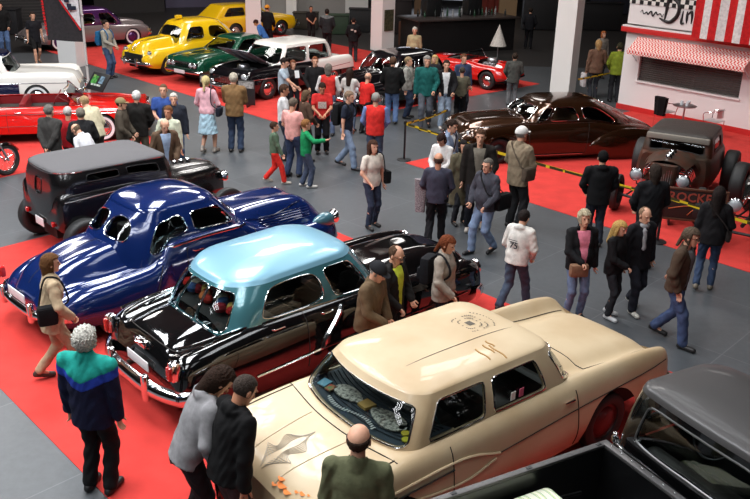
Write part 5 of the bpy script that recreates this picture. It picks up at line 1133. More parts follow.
def person(label,head=None,feet=None,face=0,h=1.74,top=(60,60,60),kind='jacket',bot=(40,45,60),legs='trousers',hair=('short',(60,45,35)),arms='dd',stride=0.0,lean=0,hp=0,hy=0,inner=None,shoes=(25,22,22),skin=0,fem=False,belly=0,hem=None,vox=None,yoke=None,scarf=None,group=None,width=1.0,cuff=None,glasses=False,hmin=1.5,hmax=1.93,longhem=None):
    lr=R(lean)
    if feet is not None:
        g=at(*feet)
        if head is not None:
            best=min(np.arange(hmin,hmax+.001,.01),key=lambda q:abs(seen((g[0],g[1],q))[1]-head[1])); h=float(best)
    else:
        fd0=R(face-180); tiltv=np.array([-math.sin(fd0),math.cos(fd0)])*0
        g=at(head[0],head[1],h*(.53+.47*math.cos(lr))-(.02 if hp else 0))
        if PEOPLE and not lean:
            bd=-1
            for dh in (0,-.04,.04,-.08,.08,-.12):
                q=at(head[0],head[1],(h+dh)-(.02 if hp else 0)); md=min(math.hypot(q[0]-o.location[0],q[1]-o.location[1]) for o in PEOPLE)
                if md>bd+.02 and bd<.46: bd=md; bh=h+dh; g=q
            h=bh
        d=R(face); g=g.copy(); off=math.sin(lr)*.75*h/1.75; g[0]-=math.sin(d)*off; g[1]+=math.cos(d)*off
    k=h/1.75; dist=math.hypot(g[0],g[1]); 
    vx=vox or (.011 if dist<11.5 else .014 if dist<18 else .020)/k
    cl,sl=math.cos(lr),math.sin(lr)
    def T(p): p=np.array(p,float); y,z=p[1],p[2]-.93; return np.array([p[0],y*cl+z*sl,.93-y*sl+z*cl])
    def TI(P): z=P[:,2]-.93; return np.stack([P[:,0],P[:,1]*cl-z*sl,.93+P[:,1]*sl+z*cl],1)
    rs=np.random.RandomState(abs(hash(label))%1000 if False else len(PEOPLE)*7+3)
    # joints
    sw=.185*width*(.90 if fem else 1); hipx=.092
    st=stride/2; drop=.93-math.sqrt(max(.86**2-(abs(st)+.0)**2,0))-.07 if stride else 0
    foot={1:(hipx+.015,st,0.0),-1:(-hipx-.015,-st,0.0)}
    J={}
    for s in(1,-1):
        fx,fy,_=foot[s]; heel=.0
        if stride and fy<-.08: heel=.05
        hip=np.array([s*hipx,0,.90-drop*.5]); kn,an=ik(hip,(fx,fy,.085+heel),.425,.42,(0,1,0)); J['l',s]=(hip,kn,an,fy,heel)
        a=arms[0 if s==-1 else 1]; tg,hint=ARM[a]; sh=T((s*sw,0,1.405)); w0=T((s*tg[0],tg[1],tg[2])) if a not in 'dwW' or lean<15 else T((s*tg[0],tg[1]+.0,tg[2]))
        hv=(T((s*hint[0],hint[1],hint[2]+.93))-T((0,0,.93))); el,wr=ik(sh,w0,.285,.255,hv); J['a',s]=(sh,el,wr,a)
    def noise(P,a): x,y,z=P[:,0],P[:,1],P[:,2]; return a*np.sin(z*38+9*np.sin(x*11+rs0)+6*y)*np.sin(x*17+y*23+rs0)
    rs0=rs.rand()*6
    def torso(P,inf,lowz=.80,flare=0):
        Q=TI(P)*np.array([1,1.42,1],np.float32)
        if fem: d=smin(cone(Q,(0,0,.98),(0,0,1.13),.168,.135),cone(Q,(0,0,1.13),(0,.01,1.30),.135,.155),.05); d=smin(d,cone(Q,(-.06,.10,1.25),(.06,.10,1.25),.07,.07),.05)
        else: d=cone(Q,(0,0,.98),(0,0,1.28),.163+belly*.3,.178)
        if belly: d=smin(d,ell(Q,(0,.10,1.06),(.15,.12+belly,.14)),.05)
        d=smin(d,cone(Q,(-sw+.045,0,1.40),(sw-.045,0,1.40),.060,.060),.07)
        if lowz<.95: d=smin(d,cone(Q,(0,0,.98),(0,0,lowz),.168,.170+flare),.03)
        return d-inf
    def limb(P,s,inf,tr=1.0): 
        sh,el,wr,a=J['a',s]; d=cone(P,sh,el,.056+inf,.046+inf); e2=el+(wr-el)*max(0,tr-1) if tr>1 else el
        if tr>1: d=smin(d,cone(P,el,e2,.046+inf,.046+(-.008)*(tr-1)+inf),.02)
        return d
    hc=T((0,.015,1.625)); nk=T((0,-.01,1.42))
    # head transform
    yawm=Matrix.Rotation(R(hy),3,'Z'); HMX=np.array((Matrix.Rotation(-lr*.75,3,'X')@yawm@Matrix.Rotation(-R(hp),3,'X')))
    if hp: hc=hc+np.array((Matrix.Rotation(-lr,3,'X')@yawm)@Vector((0,.035*hp/30,-.02*hp/30)))
    # ---- body: one mesh of torso, limbs, head and hands
    def bodyfn(P):
        d=torso(P,-.036,.93); d=smin(d,cone(P,nk,hc+HMX@np.array([0,-.02,-.05]),.058,.054),.03)
        for s in(1,-1):
            sh,el,wr,a=J['a',s]; d=smin(d,smin(cone(P,sh,el,.048,.040),cone(P,el,wr,.040,.026),.02),.02)
            hip,kn,an,fy,heel=J['l',s]; d=smin(d,smin(cone(P,hip,kn,.072,.048),smin(cone(P,kn,kn+(an-kn)*.35,.046,.050),cone(P,kn+(an-kn)*.35,an,.056,.036),.02),.02),.03); d=smin(d,cone(P,an,an+np.array([0,.10,-.05]),.034,.025),.02)
        return d
    allp=np.array([hc,nk]+[q for s in(1,-1) for q in J['l',s][:3]]+[q for s in(1,-1) for q in J['a',s][:3]]); lo=allp.min(0)-.14; hi=allp.max(0)+.12; lo[2]=0.0; lo[:2]=np.minimum(lo[:2],-.20); hi[:2]=np.maximum(hi[:2],.20)
    V,F=nets(bodyfn,lo,hi,max(vx,.015)*1.1); V=list(map(tuple,V)); F=[tuple(f) for f in F]
    def app(v,f): n=len(V); V.extend(map(tuple,v)); F.extend([tuple(i+n for i in q) for q in f])
    hs=1.0 if fem else 1.05
    if h<1.45: hs=1.12
    app((HV*hs)@HMX.T+hc,HF)
    for s in(1,-1):
        sh,el,wr,a=J['a',s]; dr=(wr-el)/np.linalg.norm(wr-el); hv,hf=HAND['grip' if a in 'cxfhu' else 'open']
        fwd=np.array([0,1.,0]); tv=fwd-dr*(fwd@dr)
        if np.linalg.norm(tv)<.2: tv=np.array([-s,0,.3])-dr*(np.array([-s,0,.3])@dr)
        tv/=np.linalg.norm(tv)                       # thumb direction
        up_=np.cross(tv,dr)                          # back of hand = +z
        v=hv.copy(); 
        M3=np.stack([tv,dr,up_],1)
        if s==-1: v[:,2]*=-1; 
        sc=.92 if fem else 1.0
        vv=(v*sc)@M3.T+wr; app(vv,hf if s==1 else [q[::-1] for q in hf])
    sk=SKIN2 if skin else SKIN
    body=mesh('person',V,F,sk); body.location=(g[0],g[1],0); body.scale=(k,k,k); body.rotation_euler=(0,0,R(face-180)+0.0)
    tag(body,label,'person',group); PEOPLE.append(body)
    # ---- clothes
    topM=cloth(top); low=hem if hem is not None else {'jacket':.82,'coat':.62,'tee':.86,'shirt':.84,'hoodie':.84,'vest':.84,'sweater':.84,'none':.86}[kind]
    infl={'jacket':.030,'coat':.036,'tee':.012,'shirt':.014,'hoodie':.032,'vest':.026,'sweater':.020,'none':.01}[kind]; slv={'tee':.62,'vest':0}.get(kind,1.97)
    def topfn(P):
        d=torso(P,infl,low-.03,.03 if kind=='coat' else 0.0)
        if slv:
            for s in(1,-1):
                if slv<1: sh,el,wr,a=J['a',s]; e=sh+(el-sh)*slv; d=smin(d,cone(P,sh,e,.058+infl*.5,.058+infl*.5),.03)
                else: d=smin(d,limb(P,s,infl*.62,slv),.025)
        if kind=='hoodie': d=smin(d,ell(P,T((0,-.075,1.47)),(.10,.06,.06)),.03)
        if kind in('jacket','coat','shirt'): d=smin(d,np.maximum(cone(P,T((0,-.02,1.43)),T((0,-.015,1.475)),.082,.078),-cone(P,T((0,0,1.43)),T((0,0,1.6)),.062,.062)),.015)
        d=d+noise(P,.006 if kind in('jacket','coat','hoodie') else .004)
        Q=TI(P); d=np.maximum(d,low-Q[:,2])
        d=np.maximum(d,-cone(P,nk+np.array([0,0,.045]),hc,.055,.055))
        if inner is not None:
            w_=.055 if kind!='shirt' else .03; ww=w_+.05*np.clip((Q[:,2]-1.15)/.3,-.3,1); d=np.maximum(d,-np.maximum(np.maximum(np.abs(Q[:,0])-ww,.03-Q[:,1]),-1))
        return d
    lo2=lo.copy(); hi2=hi.copy(); lo2[2]=min(low-.12,.7)-abs(sl)*.2; hi2[2]=hc[2]-.02 
    lo2[2]=max(lo2[2],.1); topname={'none':'shirt','tee':'tee_shirt'}.get(kind,kind)
    to=mknets(topname,topfn,lo2,hi2,vx,topM,body)
    if cuff: 
        pass
    if yoke:
        def yf(P): 
            Q=TI(P); return np.maximum(topfn(P)-.006, np.maximum(yoke[1]-Q[:,2]+.5*np.abs(Q[:,0])*yoke[2],-1))
        mknets('jacket_yoke',yf,lo2,hi2,vx,cloth(yoke[0]),body)
        if len(yoke)>3:
            def yf2(P):
                Q=TI(P); return np.maximum(topfn(P)-.004, np.maximum(yoke[4]-Q[:,2]+.5*np.abs(Q[:,0])*yoke[2],-1))
            mknets('jacket_band',yf2,lo2,hi2,vx,cloth(yoke[3]),body)
    if inner is not None:
        def infn(P): Q=TI(P); d=torso(P,infl-.016,.88); d=np.maximum(d,-cone(P,nk+np.array([0,0,.05]),hc,.055,.055)); return np.maximum(np.maximum(d,.90-Q[:,2]),Q[:,2]-1.44)
        mknets('shirt',infn,(-.26,-.2,.82),(.26,.40,1.5),vx*1.1,cloth(inner),body)
    if scarf is not None:
        def sf(P): d=np.linalg.norm((P-T((0,.01,1.455)))*np.array([1,1,1]),axis=1); Q=P-T((0,.01,1.455)); r=np.sqrt(Q[:,0]**2+Q[:,1]**2); d=np.sqrt((r-.075)**2+(Q[:,2]*.8)**2)-.034; return smin(d,cone(P,T((.04,.13,1.40)),T((.05,.17,1.12)),.035,.03),.02)+noise(P,.006)
        mknets('scarf',sf,T((0,0,1.3))-np.array([.2,.2,.3]),T((0,0,1.6))+np.array([.2,.2,.05]),vx,cloth(scarf),body)
    botM=cloth(bot,'denim' if bot[2]>bot[0]+8 else 'fabric')
    ends={'trousers':.965,'shorts':.15,'capri':.55}
    def legfn(P):
        Q=P*np.array([1,1.15,1],np.float32); d=cone(Q,(-.075,0,.93-drop*.5),(.075,0,.93-drop*.5),.105,.105) ; d=np.minimum(d,np.maximum(torso(P,.004,.84),.86-P[:,2]*1.0))
        for s in(1,-1):
            hip,kn,an,fy,heel=J['l',s]
            d=smin(d,cone(P,hip,kn,.100 if not fem else .094,.078 if not fem else .066),.03)
            if legs=='trousers': d=smin(d,cone(P,kn,kn+(an-kn)*.965,.076 if not fem else .064,.070 if not fem else .058),.02)
            elif legs=='shorts': pass
        if legs=='shorts': d=np.maximum(d,.56-P[:,2])
        return np.maximum(d+noise(P,.007),TI(P)[:,2]-1.04)
    if legs=='skirt':
        def skf(P): Q=P*np.array([1,1.2,1],np.float32); return np.maximum(np.maximum(cone(Q,(0,0,.98),(0,0,.45),.150,.235)+noise(P,.012),.47-P[:,2]),P[:,2]-1.0)
        mknets('skirt',skf,(-.34,-.3,.40),(.34,.3,1.05),vx,botM,body)
    else: mknets('shorts' if legs=='shorts' else 'trousers',legfn,(min(lo[0]-.02,-.25),lo[1]-.02,.03),(max(.25,hi[0]+.02),hi[1]+.02,1.12),vx,botM,body)
    for s in(1,-1):
        hip,kn,an,fy,heel=J['l',s]; x=an[0]; y=an[1]
        def sf(P,x=x,y=y,heel=heel):
            a=(x,y-.045,.045+heel); b2=(x+s*.015,y+.165,.036+heel*.15); d=smin(cone(P,a,b2,.040,.038),cone(P,(x,y-.01,.07+heel),(x,y,.11+heel),.042,.042),.03); return np.maximum(d,.004+heel*np.clip((y+.1-P[:,1])/.2,0,1)-P[:,2])
        mknets('shoe',sf,(x-.09,y-.13,0),(x+.09,y+.24,.17+heel),.012,mat(f'shoe_{shoes[0]}_{shoes[2]}',lin(*shoes),.5),body)
    HM4=Matrix.Translation(Vector(hc))@Matrix([list(r) for r in HMX]).to_4x4()@Matrix.Scale(hs,4)
    if hair:
        def put(me,m,nm): 
            o=bpy.data.objects.new(nm,me); COL.objects.link(o); o.parent=body; o.matrix_local=HM4; o.material_slots[0].link='OBJECT'; o.material_slots[0].material=m; return o
        kd=hair[0]; hm=mat('hair_%d_%d_%d'%hair[1],lin(*hair[1]),.75,bump=.8,bscale=90,vary=.55,vscale=70,spec=.12)
        if kd=='cap': put(hairmesh('crop'),mat('hair_%d_%d_%d'%hair[2],lin(*hair[2]),.7,bump=.5,bscale=70),'hair'); put(hairmesh('cap'),cloth(hair[1]),'cap')
        else: put(hairmesh(kd),hm,'hair')
    if dist<24:
        for s in(1,-1):
            e=bpy.data.objects.new('eye',EYEM); COL.objects.link(e); e.parent=body; e.matrix_local=HM4@Matrix.Translation((s*.031,.080,.010))
        e=bpy.data.objects.new('mouth',MOUTHM); COL.objects.link(e); e.parent=body; e.matrix_local=HM4@Matrix.Translation((0,.092,-.058))
    if glasses:
        b=B(); 
        for s in(1,-1): b.tube([(s*.034+.022*math.cos(a),.104,.008+.016*math.sin(a)) for a in np.linspace(0,2*PI,17)[:-1]],.0028,6,closed=True); b.tube([(s*.056,.102,.012),(s*.080,.02,.012)],.0025,5)
        b.tube([(-.012,.106,.010),(.012,.106,.010)],.0025,5); o=b.done('glasses',BLACK,body); o.matrix_local=HM4
    body.matrix_local=Matrix.Translation(body.location)@Matrix.Rotation(R(face-180),4,'Z')@Matrix.Scale(k,4)
    W=Matrix.Translation((g[0],g[1],0))@Matrix.Rotation(R(face-180),4,'Z')@Matrix.Scale(k,4)
    return dict(o=body,W=W,T=T,J=J,k=k)
def gear(p,name,lab,cat,b,m,at_,rot=(0,0,0),smooth=True):
    """carried things stay things of their own; at_ in the person's frame"""
    o=b.done(name,m,None,smooth); o.matrix_world=p['W']@Matrix.Translation(Vector(p['T'](at_)))@Euler(rot).to_matrix().to_4x4(); ATS[o.name]=at_; return tag(o,lab,cat)
def strap(p,pts,m,par,r=.010):
    b=B(); inv=(p['W']@Matrix.Translation(Vector(p['T'](ATS[par.name])))@Matrix.Identity(4)).inverted(); P=[inv@(p['W']@Vector(p['T'](q))) for q in pts]; b.tube(catmull([tuple(q) for q in P],5),r,6); return b.done('strap',m,par)
def backpack(p,lab,col,h=.42):
    b=B(); b.box((0,0,0),(.30,.15,h),bev=.06); b.box((0,-.09,-.06),(.22,.07,h*.45),bev=.03); o=gear(p,'backpack',lab,'backpack',b,cloth(col),(0,-.24,1.20))
    bpy.context.view_layer.update()
    for s in(1,-1): strap(p,[(s*.09,-.16,1.40),(s*.12,-.02,1.50),(s*.14,.12,1.38),(s*.14,.14,1.22),(s*.15,-.05,1.08)],cloth(col),o,.016)
    return o
def bag(p,lab,col,s=1,size=(.12,.30,.26),z=.98,x=.30,cross=True,y=-.03,cat='shoulder bag'):
    b=B(); b.box((0,0,0),size,bev=.045); b.box((s*size[0]*.45,0,.03),(.02,size[1]*.9,size[2]*.6),bev=.009); o=gear(p,'shoulder_bag',lab,cat,b,cloth(col,'leather'),(s*x,y,z)); bpy.context.view_layer.update()
    sh=-s*.10 if cross else s*.15
    strap(p,[(s*x,y-.10,z+size[2]*.4),(s*.18,-.165,1.18),(sh,-.10,1.46),(sh,.0,1.50),(sh+s*.03,.10,1.44),(s*.18,.175,1.18),(s*x,y+.10,z+size[2]*.4)],cloth(col,'leather'),o,.012); return o
JN=(62,78,108); JL=(112,132,160); BK=(20,20,22); KH=(150,130,104); GY=(70,72,76)
H=lambda k,*c:(k,)+c
WHT=(214,210,200); GRY=(130,126,120); DBR=(50,34,26); BRN=(88,60,40); BLN=(196,162,104); AUB=(120,62,36)
# ---- foreground
p=person('man with curly white hair in teal, blue and navy jacket seen from behind',(92,328),(101,491),168,top=(22,24,50),bot=BK,hair=H('curly',WHT),kind='jacket',arms='dd',shoes=(20,20,22),width=1.16,hem=.77,yoke=((30,150,138),1.26,.9,(40,66,170),1.17))
p=person('person in light grey hooded sweater with dark brown hair bending over the cream car',(217,367),None,112,h=1.84,top=(142,140,142),bot=(34,28,32),hair=H('shaggy',DBR),kind='hoodie',arms='du',lean=22,hp=35,width=.95)
p=person('man with shaved head in black hooded jacket beside the cream car bonnet',(241,377),None,128,h=1.86,top=(16,15,16),bot=(64,56,58),hair=H('crop',(70,60,54)),kind='hoodie',arms='dd',lean=12,hp=25,skin=1)
p=person('balding man in olive green shirt standing in front of the cream car door',(359,428),None,170,h=1.86,top=(96,98,72),bot=(60,60,62),hair=H('bald',(60,44,36)),kind='shirt',arms='dd',belly=.02,hp=-5,lean=4,width=1.05)
p=person('woman in beige coat with brown hair walking past the blue coupe',(53,254),(60,380),118,top=(196,172,140),bot=(176,146,118),hair=H('shaggy',(110,74,44)),kind='jacket',arms='du',stride=.45,fem=True,hem=.74,shoes=(60,50,44),lean=4)
bag(p,'black handbag on the back of the woman in the beige coat','' and BK or BK,s=1,size=(.12,.24,.26),z=1.04,x=.24,cross=False,y=-.08)
# ---- around the teal roofed sedan
p=person('man with dark cap and brown jacket beside the teal roofed sedan door',(376,262),None,62,h=1.70,top=(104,84,62),bot=(50,46,44),hair=H('cap',(34,34,38),GRY),arms='uf',lean=8,hp=20,skin=0)
p=person('man in black jacket with yellow lining and thin brown hair beside the sedan',(394,246),None,58,h=1.66,top=(30,28,28),inner=(190,200,60),bot=BK,hair=H('receding',(96,72,56)),arms='uu',hp=22,glasses=True)
p=person('woman in silvery patterned jacket with auburn ponytail by the sedan front wing',(446,236),None,62,h=1.66,top=(158,146,134),bot=(30,28,34),hair=H('pony',AUB),arms='du',hp=18,fem=True)
backpack(p,'black backpack on the woman in the silvery patterned jacket',(24,24,28),.40)
# ---- middle right group
p=person('man in white hooded sweater with number 75 on the back',(524,211),(512,309),142,top=(218,212,204),bot=(70,80,98),hair=H('short',(40,32,30)),kind='hoodie',arms='uu',stride=.55,lean=8,hp=12)
W75=p
tx=text('75',None,(0,0,0),.15,mat('dark_print',lin(50,50,54),.7),(0,0,0),ext=.002,bold=True,name='printed_number'); tx.parent=p['o']; tx.matrix_local=Matrix.Translation(Vector(p['T']((0,-.178,1.17))))@Matrix.Rotation(-R(8),4,'X')@Matrix.Rotation(PI/2,4,'X')
b=B()
for kk in range(3): b.box((0,-.183,1.30-.03*kk),(.16-.03*kk,.004,.010))
o=b.done('printed_lines',mat('dark_print',lin(50,50,54),.7),p['o']); o.matrix_local=Matrix.Rotation(0,4,'X')
p=person('woman with short pale hair in black cardigan and pink blouse',(585,210),None,10,h=1.66,top=(24,24,26),inner=(226,130,150),bot=(104,122,150),hair=H('curly',(206,190,160)),arms='df',fem=True,width=1.05,belly=.02)
b=B(); b.box((0,0,0),(.28,.12,.20),bev=.04); gear(p,'handbag','brown leather handbag held by the woman in the pink blouse','handbag',b,cloth((132,98,76),'leather'),(.10,.26,.90))
p=person('woman with long blonde hair in black leather jacket',(614,224),(607,316),42,top=(24,23,25),bot=(40,42,46),hair=H('long',(206,166,98)),arms='df',fem=True,hp=15,stride=.15,shoes=(200,200,200),skin=0)
p=person('man with grey scarf, black coat and white trainers behind the blonde woman',(630,207),(630,309),22,top=(26,26,30),kind='coat',hem=.74,bot=(36,38,46),hair=H('receding',(150,120,96)),arms='dd',stride=.35,shoes=(190,186,176),scarf=(150,148,150),hp=14)
p=person('man in brown leather jacket and check shirt with grey brown ponytail, walking',(693,226),(667,341),52,top=(74,58,46),inner=(120,118,120),bot=(66,80,112),hair=H('pony',(100,84,70)),arms='Wp',stride=.50,lean=6,hp=6,glasses=True,width=1.05)
p=person('woman in black leather jacket with long dark hair facing the sign board',(719,187),(702,290),158,top=(28,26,28),bot=(58,72,98),hair=H('long',(38,30,28)),arms='du',fem=True,stride=.18,shoes=(110,100,86))
bag(p,'small dark bag with long strap on the woman facing the sign',(40,34,32),s=1,size=(.08,.2,.16),z=.98,x=.24)
p=person('man in black suit jacket seen from behind at the barrier post',(651,165),(641,268),182,top=(24,24,27),bot=(40,44,54),hair=H('shaggy',(56,46,40)),arms='uu',kind='jacket')
p=person('broad man in black hooded coat with black hair seen from behind',(594,151),(592,246),178,top=(20,20,22),bot=(44,48,58),hair=H('short',(22,20,20)),kind='hoodie',arms='uu',width=1.18,hem=.80)
p=person('man in beige jacket and white cap standing by the brown fastback',(522,124),(513,228),128,top=(142,126,104),bot=(36,36,38),hair=H('cap',(226,222,216),GRY),kind='jacket',arms='uf',hem=.78,width=1.05)
bag(p,'brown shoulder bag on the man with the white cap',(84,72,60),s=1,size=(.10,.26,.24),z=1.02,x=.26)
p=person('tall man in long black coat facing forward with hand bag',(487,129),(474,228),352,top=(32,27,24),inner=(120,112,100),kind='coat',hem=.66,bot=(24,24,32),hair=H('short',(84,58,42)),arms='ud',stride=.25,shoes=(180,170,160),width=1.08)
b=B(); b.box((0,0,0),(.10,.22,.16),bev=.04); gear(p,'hand_pouch','small brown leather pouch held by the tall man in the long black coat','pouch',b,cloth((150,120,86),'leather'),(-.26,.10,.80))
p=person('short man with cropped grey hair and dark grey jacket facing left',(490,158),(482,253),312,top=(66,66,74),bot=(118,136,164),hair=H('crop',(110,104,96)),kind='jacket',arms='uu',stride=.35,hp=8,belly=.02)
bag(p,'black shoulder bag behind the short man in the dark grey jacket',(22,22,24),s=-1,size=(.14,.34,.30),z=1.0,x=.24,y=-.16)
p=person('woman in white sweater with short dark hair looking down at a red item',(439,131),(440,214),330,top=(216,212,208),bot=(60,62,66),hair=H('bob',(50,34,30)),kind='sweater',arms='ff',fem=True,hp=35,lean=6)
b=B(); b.box((0,0,0),(.20,.10,.14),bev=.03); gear(p,'red_pouch','small red pouch held by the woman in the white sweater','pouch',b,cloth((196,40,40)),(0,.32,1.02))
p=person('bald man in dark blue grey shirt with a patterned coat over his arm',(439,153),(434,245),172,top=(62,62,76),bot=(20,19,22),hair=H('bald',(90,70,60)),kind='sweater',arms='uu',stride=.38,skin=1,belly=.01)
b=B(); rows=[]
for u in np.linspace(0,1,9): rows.append([((.12-.03*u)*math.cos(a),(.05+.02*u)*math.sin(a)+.01*math.sin(3*a),.30-.62*u) for a in np.linspace(0,2*PI,15)[:-1]])
b.grid(rows,closed=True); b.poly(rows[0]); gear(p,'folded_coat','grey speckled coat hanging over the arm of the bald man','coat',b,mat('speckled_cloth',lin(150,140,142),.85,vary=.6,vscale=60,col2=lin(70,60,66)),(-.30,.10,.92))
p=person('man with dark hair and pale blue shirt behind the woman in the white sweater',(451,120),None,60,h=1.74,top=(130,144,168),bot=(50,54,66),hair=H('short',(52,38,32)),kind='shirt',arms='uf',inner=(216,216,220),hp=15)
bag(p,'bulky black camera bag beside the man in the pale blue shirt',(20,20,20),s=1,size=(.2,.3,.26),z=1.16,x=.26)
p=person('person in long olive brown coat half hidden behind the man in the black coat',(464,140),(458,224),20,top=(92,84,66),kind='coat',hem=.45,bot=(40,40,44),hair=H('bob',(30,26,26)),arms='dd',fem=True)
p=person('woman in white top with long brown hair and jeans in the open middle floor',(368,140),(371,227),34,top=(216,204,190),bot=(48,56,74),hair=H('long',(74,48,36)),kind='tee',arms='du',fem=True,stride=.12)
bag(p,'black shoulder bag carried by the woman in the white top',(20,20,22),s=-1,size=(.14,.32,.26),z=1.0,x=.30,cross=False)
# ---- middle group
p=person('man in bright red vest over blue shirt with grey hair seen from behind',(372,93),(374,172),178,top=(220,50,44),kind='vest',bot=(76,84,104),hair=H('short',GRY),arms='uu',width=1.12,shoes=(40,36,36))
# shirt sleeves of the vest wearer
def sleeves(p,col):
    J=p['J']
    for s in(1,-1):
        sh,el,wr,a=J['a',s]
        def f(P): return smin(cone(P,sh,el,.062,.054),cone(P,el,wr,.054,.044),.02)
        q=np.array([sh,el,wr]); mknets('shirt_sleeve',f,q.min(0)-.09,q.max(0)+.09,.018,cloth(col),p['o'])
sleeves(p,(120,140,190))
p=person('man in dark blue tee shirt with black backpack walking right in pale jeans',(353,91),(346,168),68,top=(38,44,58),kind='tee',bot=(126,142,166),hair=H('short',(140,116,96)),arms='dd',stride=.5,lean=4)
backpack(p,'black backpack on the man in pale jeans',(22,22,24),.5)
p=person('boy in green sweater pointing to the right with stretched arm',(305,120),(306,187),108,top=(22,130,78),kind='sweater',bot=(66,76,96),hair=H('short',(150,104,62)),arms='do',hmin=1.2,hmax=1.45,stride=.15,shoes=(190,186,180))
p=person('small boy in camouflage top and red trousers walking',(279,122),(275,183),98,top=(84,104,84),kind='sweater',bot=(214,48,40),hair=H('short',(70,50,38)),arms='dw',stride=.52,hmin=1.1,hmax=1.35,shoes=(170,160,150))
p=person('man in pink shirt and jeans with greyish hair beside the boy in green',(297,98),(293,177),150,top=(228,164,156),kind='tee',bot=(58,70,98),hair=H('short',(110,98,86)),arms='uu',hp=18,stride=.15,width=1.05)
p=person('man in white tee shirt with brown hair behind the man in the pink shirt',(289,84),(284,160),96,top=(216,214,214),kind='tee',bot=(44,50,62),hair=H('short',(80,56,42)),arms='uf',hp=12,skin=1)
p=person('man in pale grey blue tee shirt standing beside the open bonnet car',(283,58),None,78,h=1.80,top=(176,190,202),kind='tee',bot=(28,28,32),hair=H('short',(44,34,30)),arms='ur',hp=20)
p=person('woman with auburn hair in dark top holding a white paper',(293,60),None,28,h=1.58,top=(34,30,32),kind='sweater',bot=(30,30,34),hair=H('bob',(116,70,48)),arms='cc',fem=True)
b=B(); b.box((0,0,0),(.14,.01,.22)); gear(p,'paper','white paper held up by the woman with auburn hair','paper',b,WHITEP,(.02,.36,1.38),rot=(.3,0,0),smooth=False)
p=person('man in black shirt with short red brown hair facing forward beside the white car side',(315,57),None,8,h=1.78,top=(28,27,28),kind='shirt',bot=(30,30,34),hair=H('crop',(130,76,50)),arms='du',hp=5)
p=person('woman in red vest and long white shirt with grey bobbed hair seen from behind',(325,64),(328,136),176,top=(206,50,44),kind='vest',hem=1.02,bot=(80,92,118),hair=H('bob',(120,112,104)),arms='uu',fem=True,width=1.08)
sleeves(p,(222,216,212))
def under(p,col,z0=.70,z1=1.05):
    def f(P): Q=P*np.array([1,1.42,1],np.float32); return np.maximum(np.maximum(cone(Q,(0,0,1.05),(0,0,.7),.17,.185),z0-P[:,2]),P[:,2]-z1)
    mknets('shirt_tail',f,(-.3,-.3,.6),(.3,.3,1.2),.018,cloth(col),p['o'])
under(p,(222,218,216))
p=person('man in red tee shirt with pale print looking down',(315,82),(322,153),5,top=(196,44,42),kind='tee',bot=(24,22,24),hair=H('short',(54,38,30)),arms='ff',hp=25,skin=1)
b=B(); b.box((0,.150,1.22),(.20,.004,.16),bev=.001); o=b.done('shirt_print',mat('pale_print',lin(200,180,170),.7,vary=.6,vscale=40),p['o'],smooth=False)
p=person('person with brown hair in dark brown top right of the pink shirted man',(305,91),None,120,h=1.66,top=(80,60,48),kind='sweater',bot=(40,36,38),hair=H('bob',(104,82,62)),arms='du',fem=True,hp=15)
p=person('woman in white tee shirt with long dark hair left of the red shirted man',(349,68),(349,132),160,top=(206,202,196),kind='tee',bot=(96,108,130),hair=H('long',(58,42,36)),arms='uc',fem=True)
p=person('bald man in red tee shirt leaning towards the black sedan',(358,73),(364,134),140,top=(214,42,38),kind='tee',bot=(34,30,32),hair=H('bald',(170,140,120)),arms='uu',lean=10)
p=person('man in black jacket and pale jeans seen from behind at the black sedan',(394,57),(391,124),172,top=(22,22,22),bot=(96,120,160),hair=H('short',(96,70,54)),arms='uu',width=1.1)
p=person('man with grey green backpack and pale jacket next to the man in the black jacket',(402,57),(406,118),70,top=(170,168,160),bot=(56,68,92),hair=H('short',(160,136,104)),arms='ud')
backpack(p,'grey green backpack worn beside the black sedan',(128,132,122),.46)
p=person('grey haired man in teal green jacket walking forward',(427,56),(424,128),2,top=(28,92,88),bot=(84,88,96),hair=H('shaggy',(150,146,140)),arms='ud',stride=.3,width=1.1,hem=.80)
p=person('woman with blonde hair in dark jacket behind the man in the teal green jacket',(435,55),None,330,h=1.66,top=(36,34,38),bot=(40,36,38),hair=H('long',(204,172,116)),arms='du',fem=True)
p=person('man in open black jacket over white shirt and pale jeans walking forward',(450,60),(443,127),4,top=(30,29,31),inner=(214,214,214),bot=(136,150,168),hair=H('short',(56,42,34)),arms='uu',stride=.35,shoes=(170,166,160))
p=person('man in olive tee shirt and black trousers seen from behind',(466,67),(459,124),182,top=(96,92,76),kind='tee',bot=(26,25,27),hair=H('crop',(80,70,60)),arms='uu',stride=.2)
p=person('man with brown hair and dark blue shirt behind the man in the olive tee shirt',(464,54),None,20,h=1.78,top=(58,70,98),kind='shirt',bot=(40,42,50),hair=H('short',(110,72,50)),arms='dd')
p=person('man in grey jacket and grey trousers seen from behind near the red roadster',(515,53),(511,106),178,top=(80,80,76),bot=(110,110,112),hair=H('short',(60,48,40)),arms='uu',width=1.12,hem=.78)
p=person('old man with white hair and beige shirt behind the black sedan',(415,27),None,350,h=1.72,top=(176,160,124),kind='shirt',bot=(90,80,70),hair=H('short',WHT),arms='dd',belly=.02)
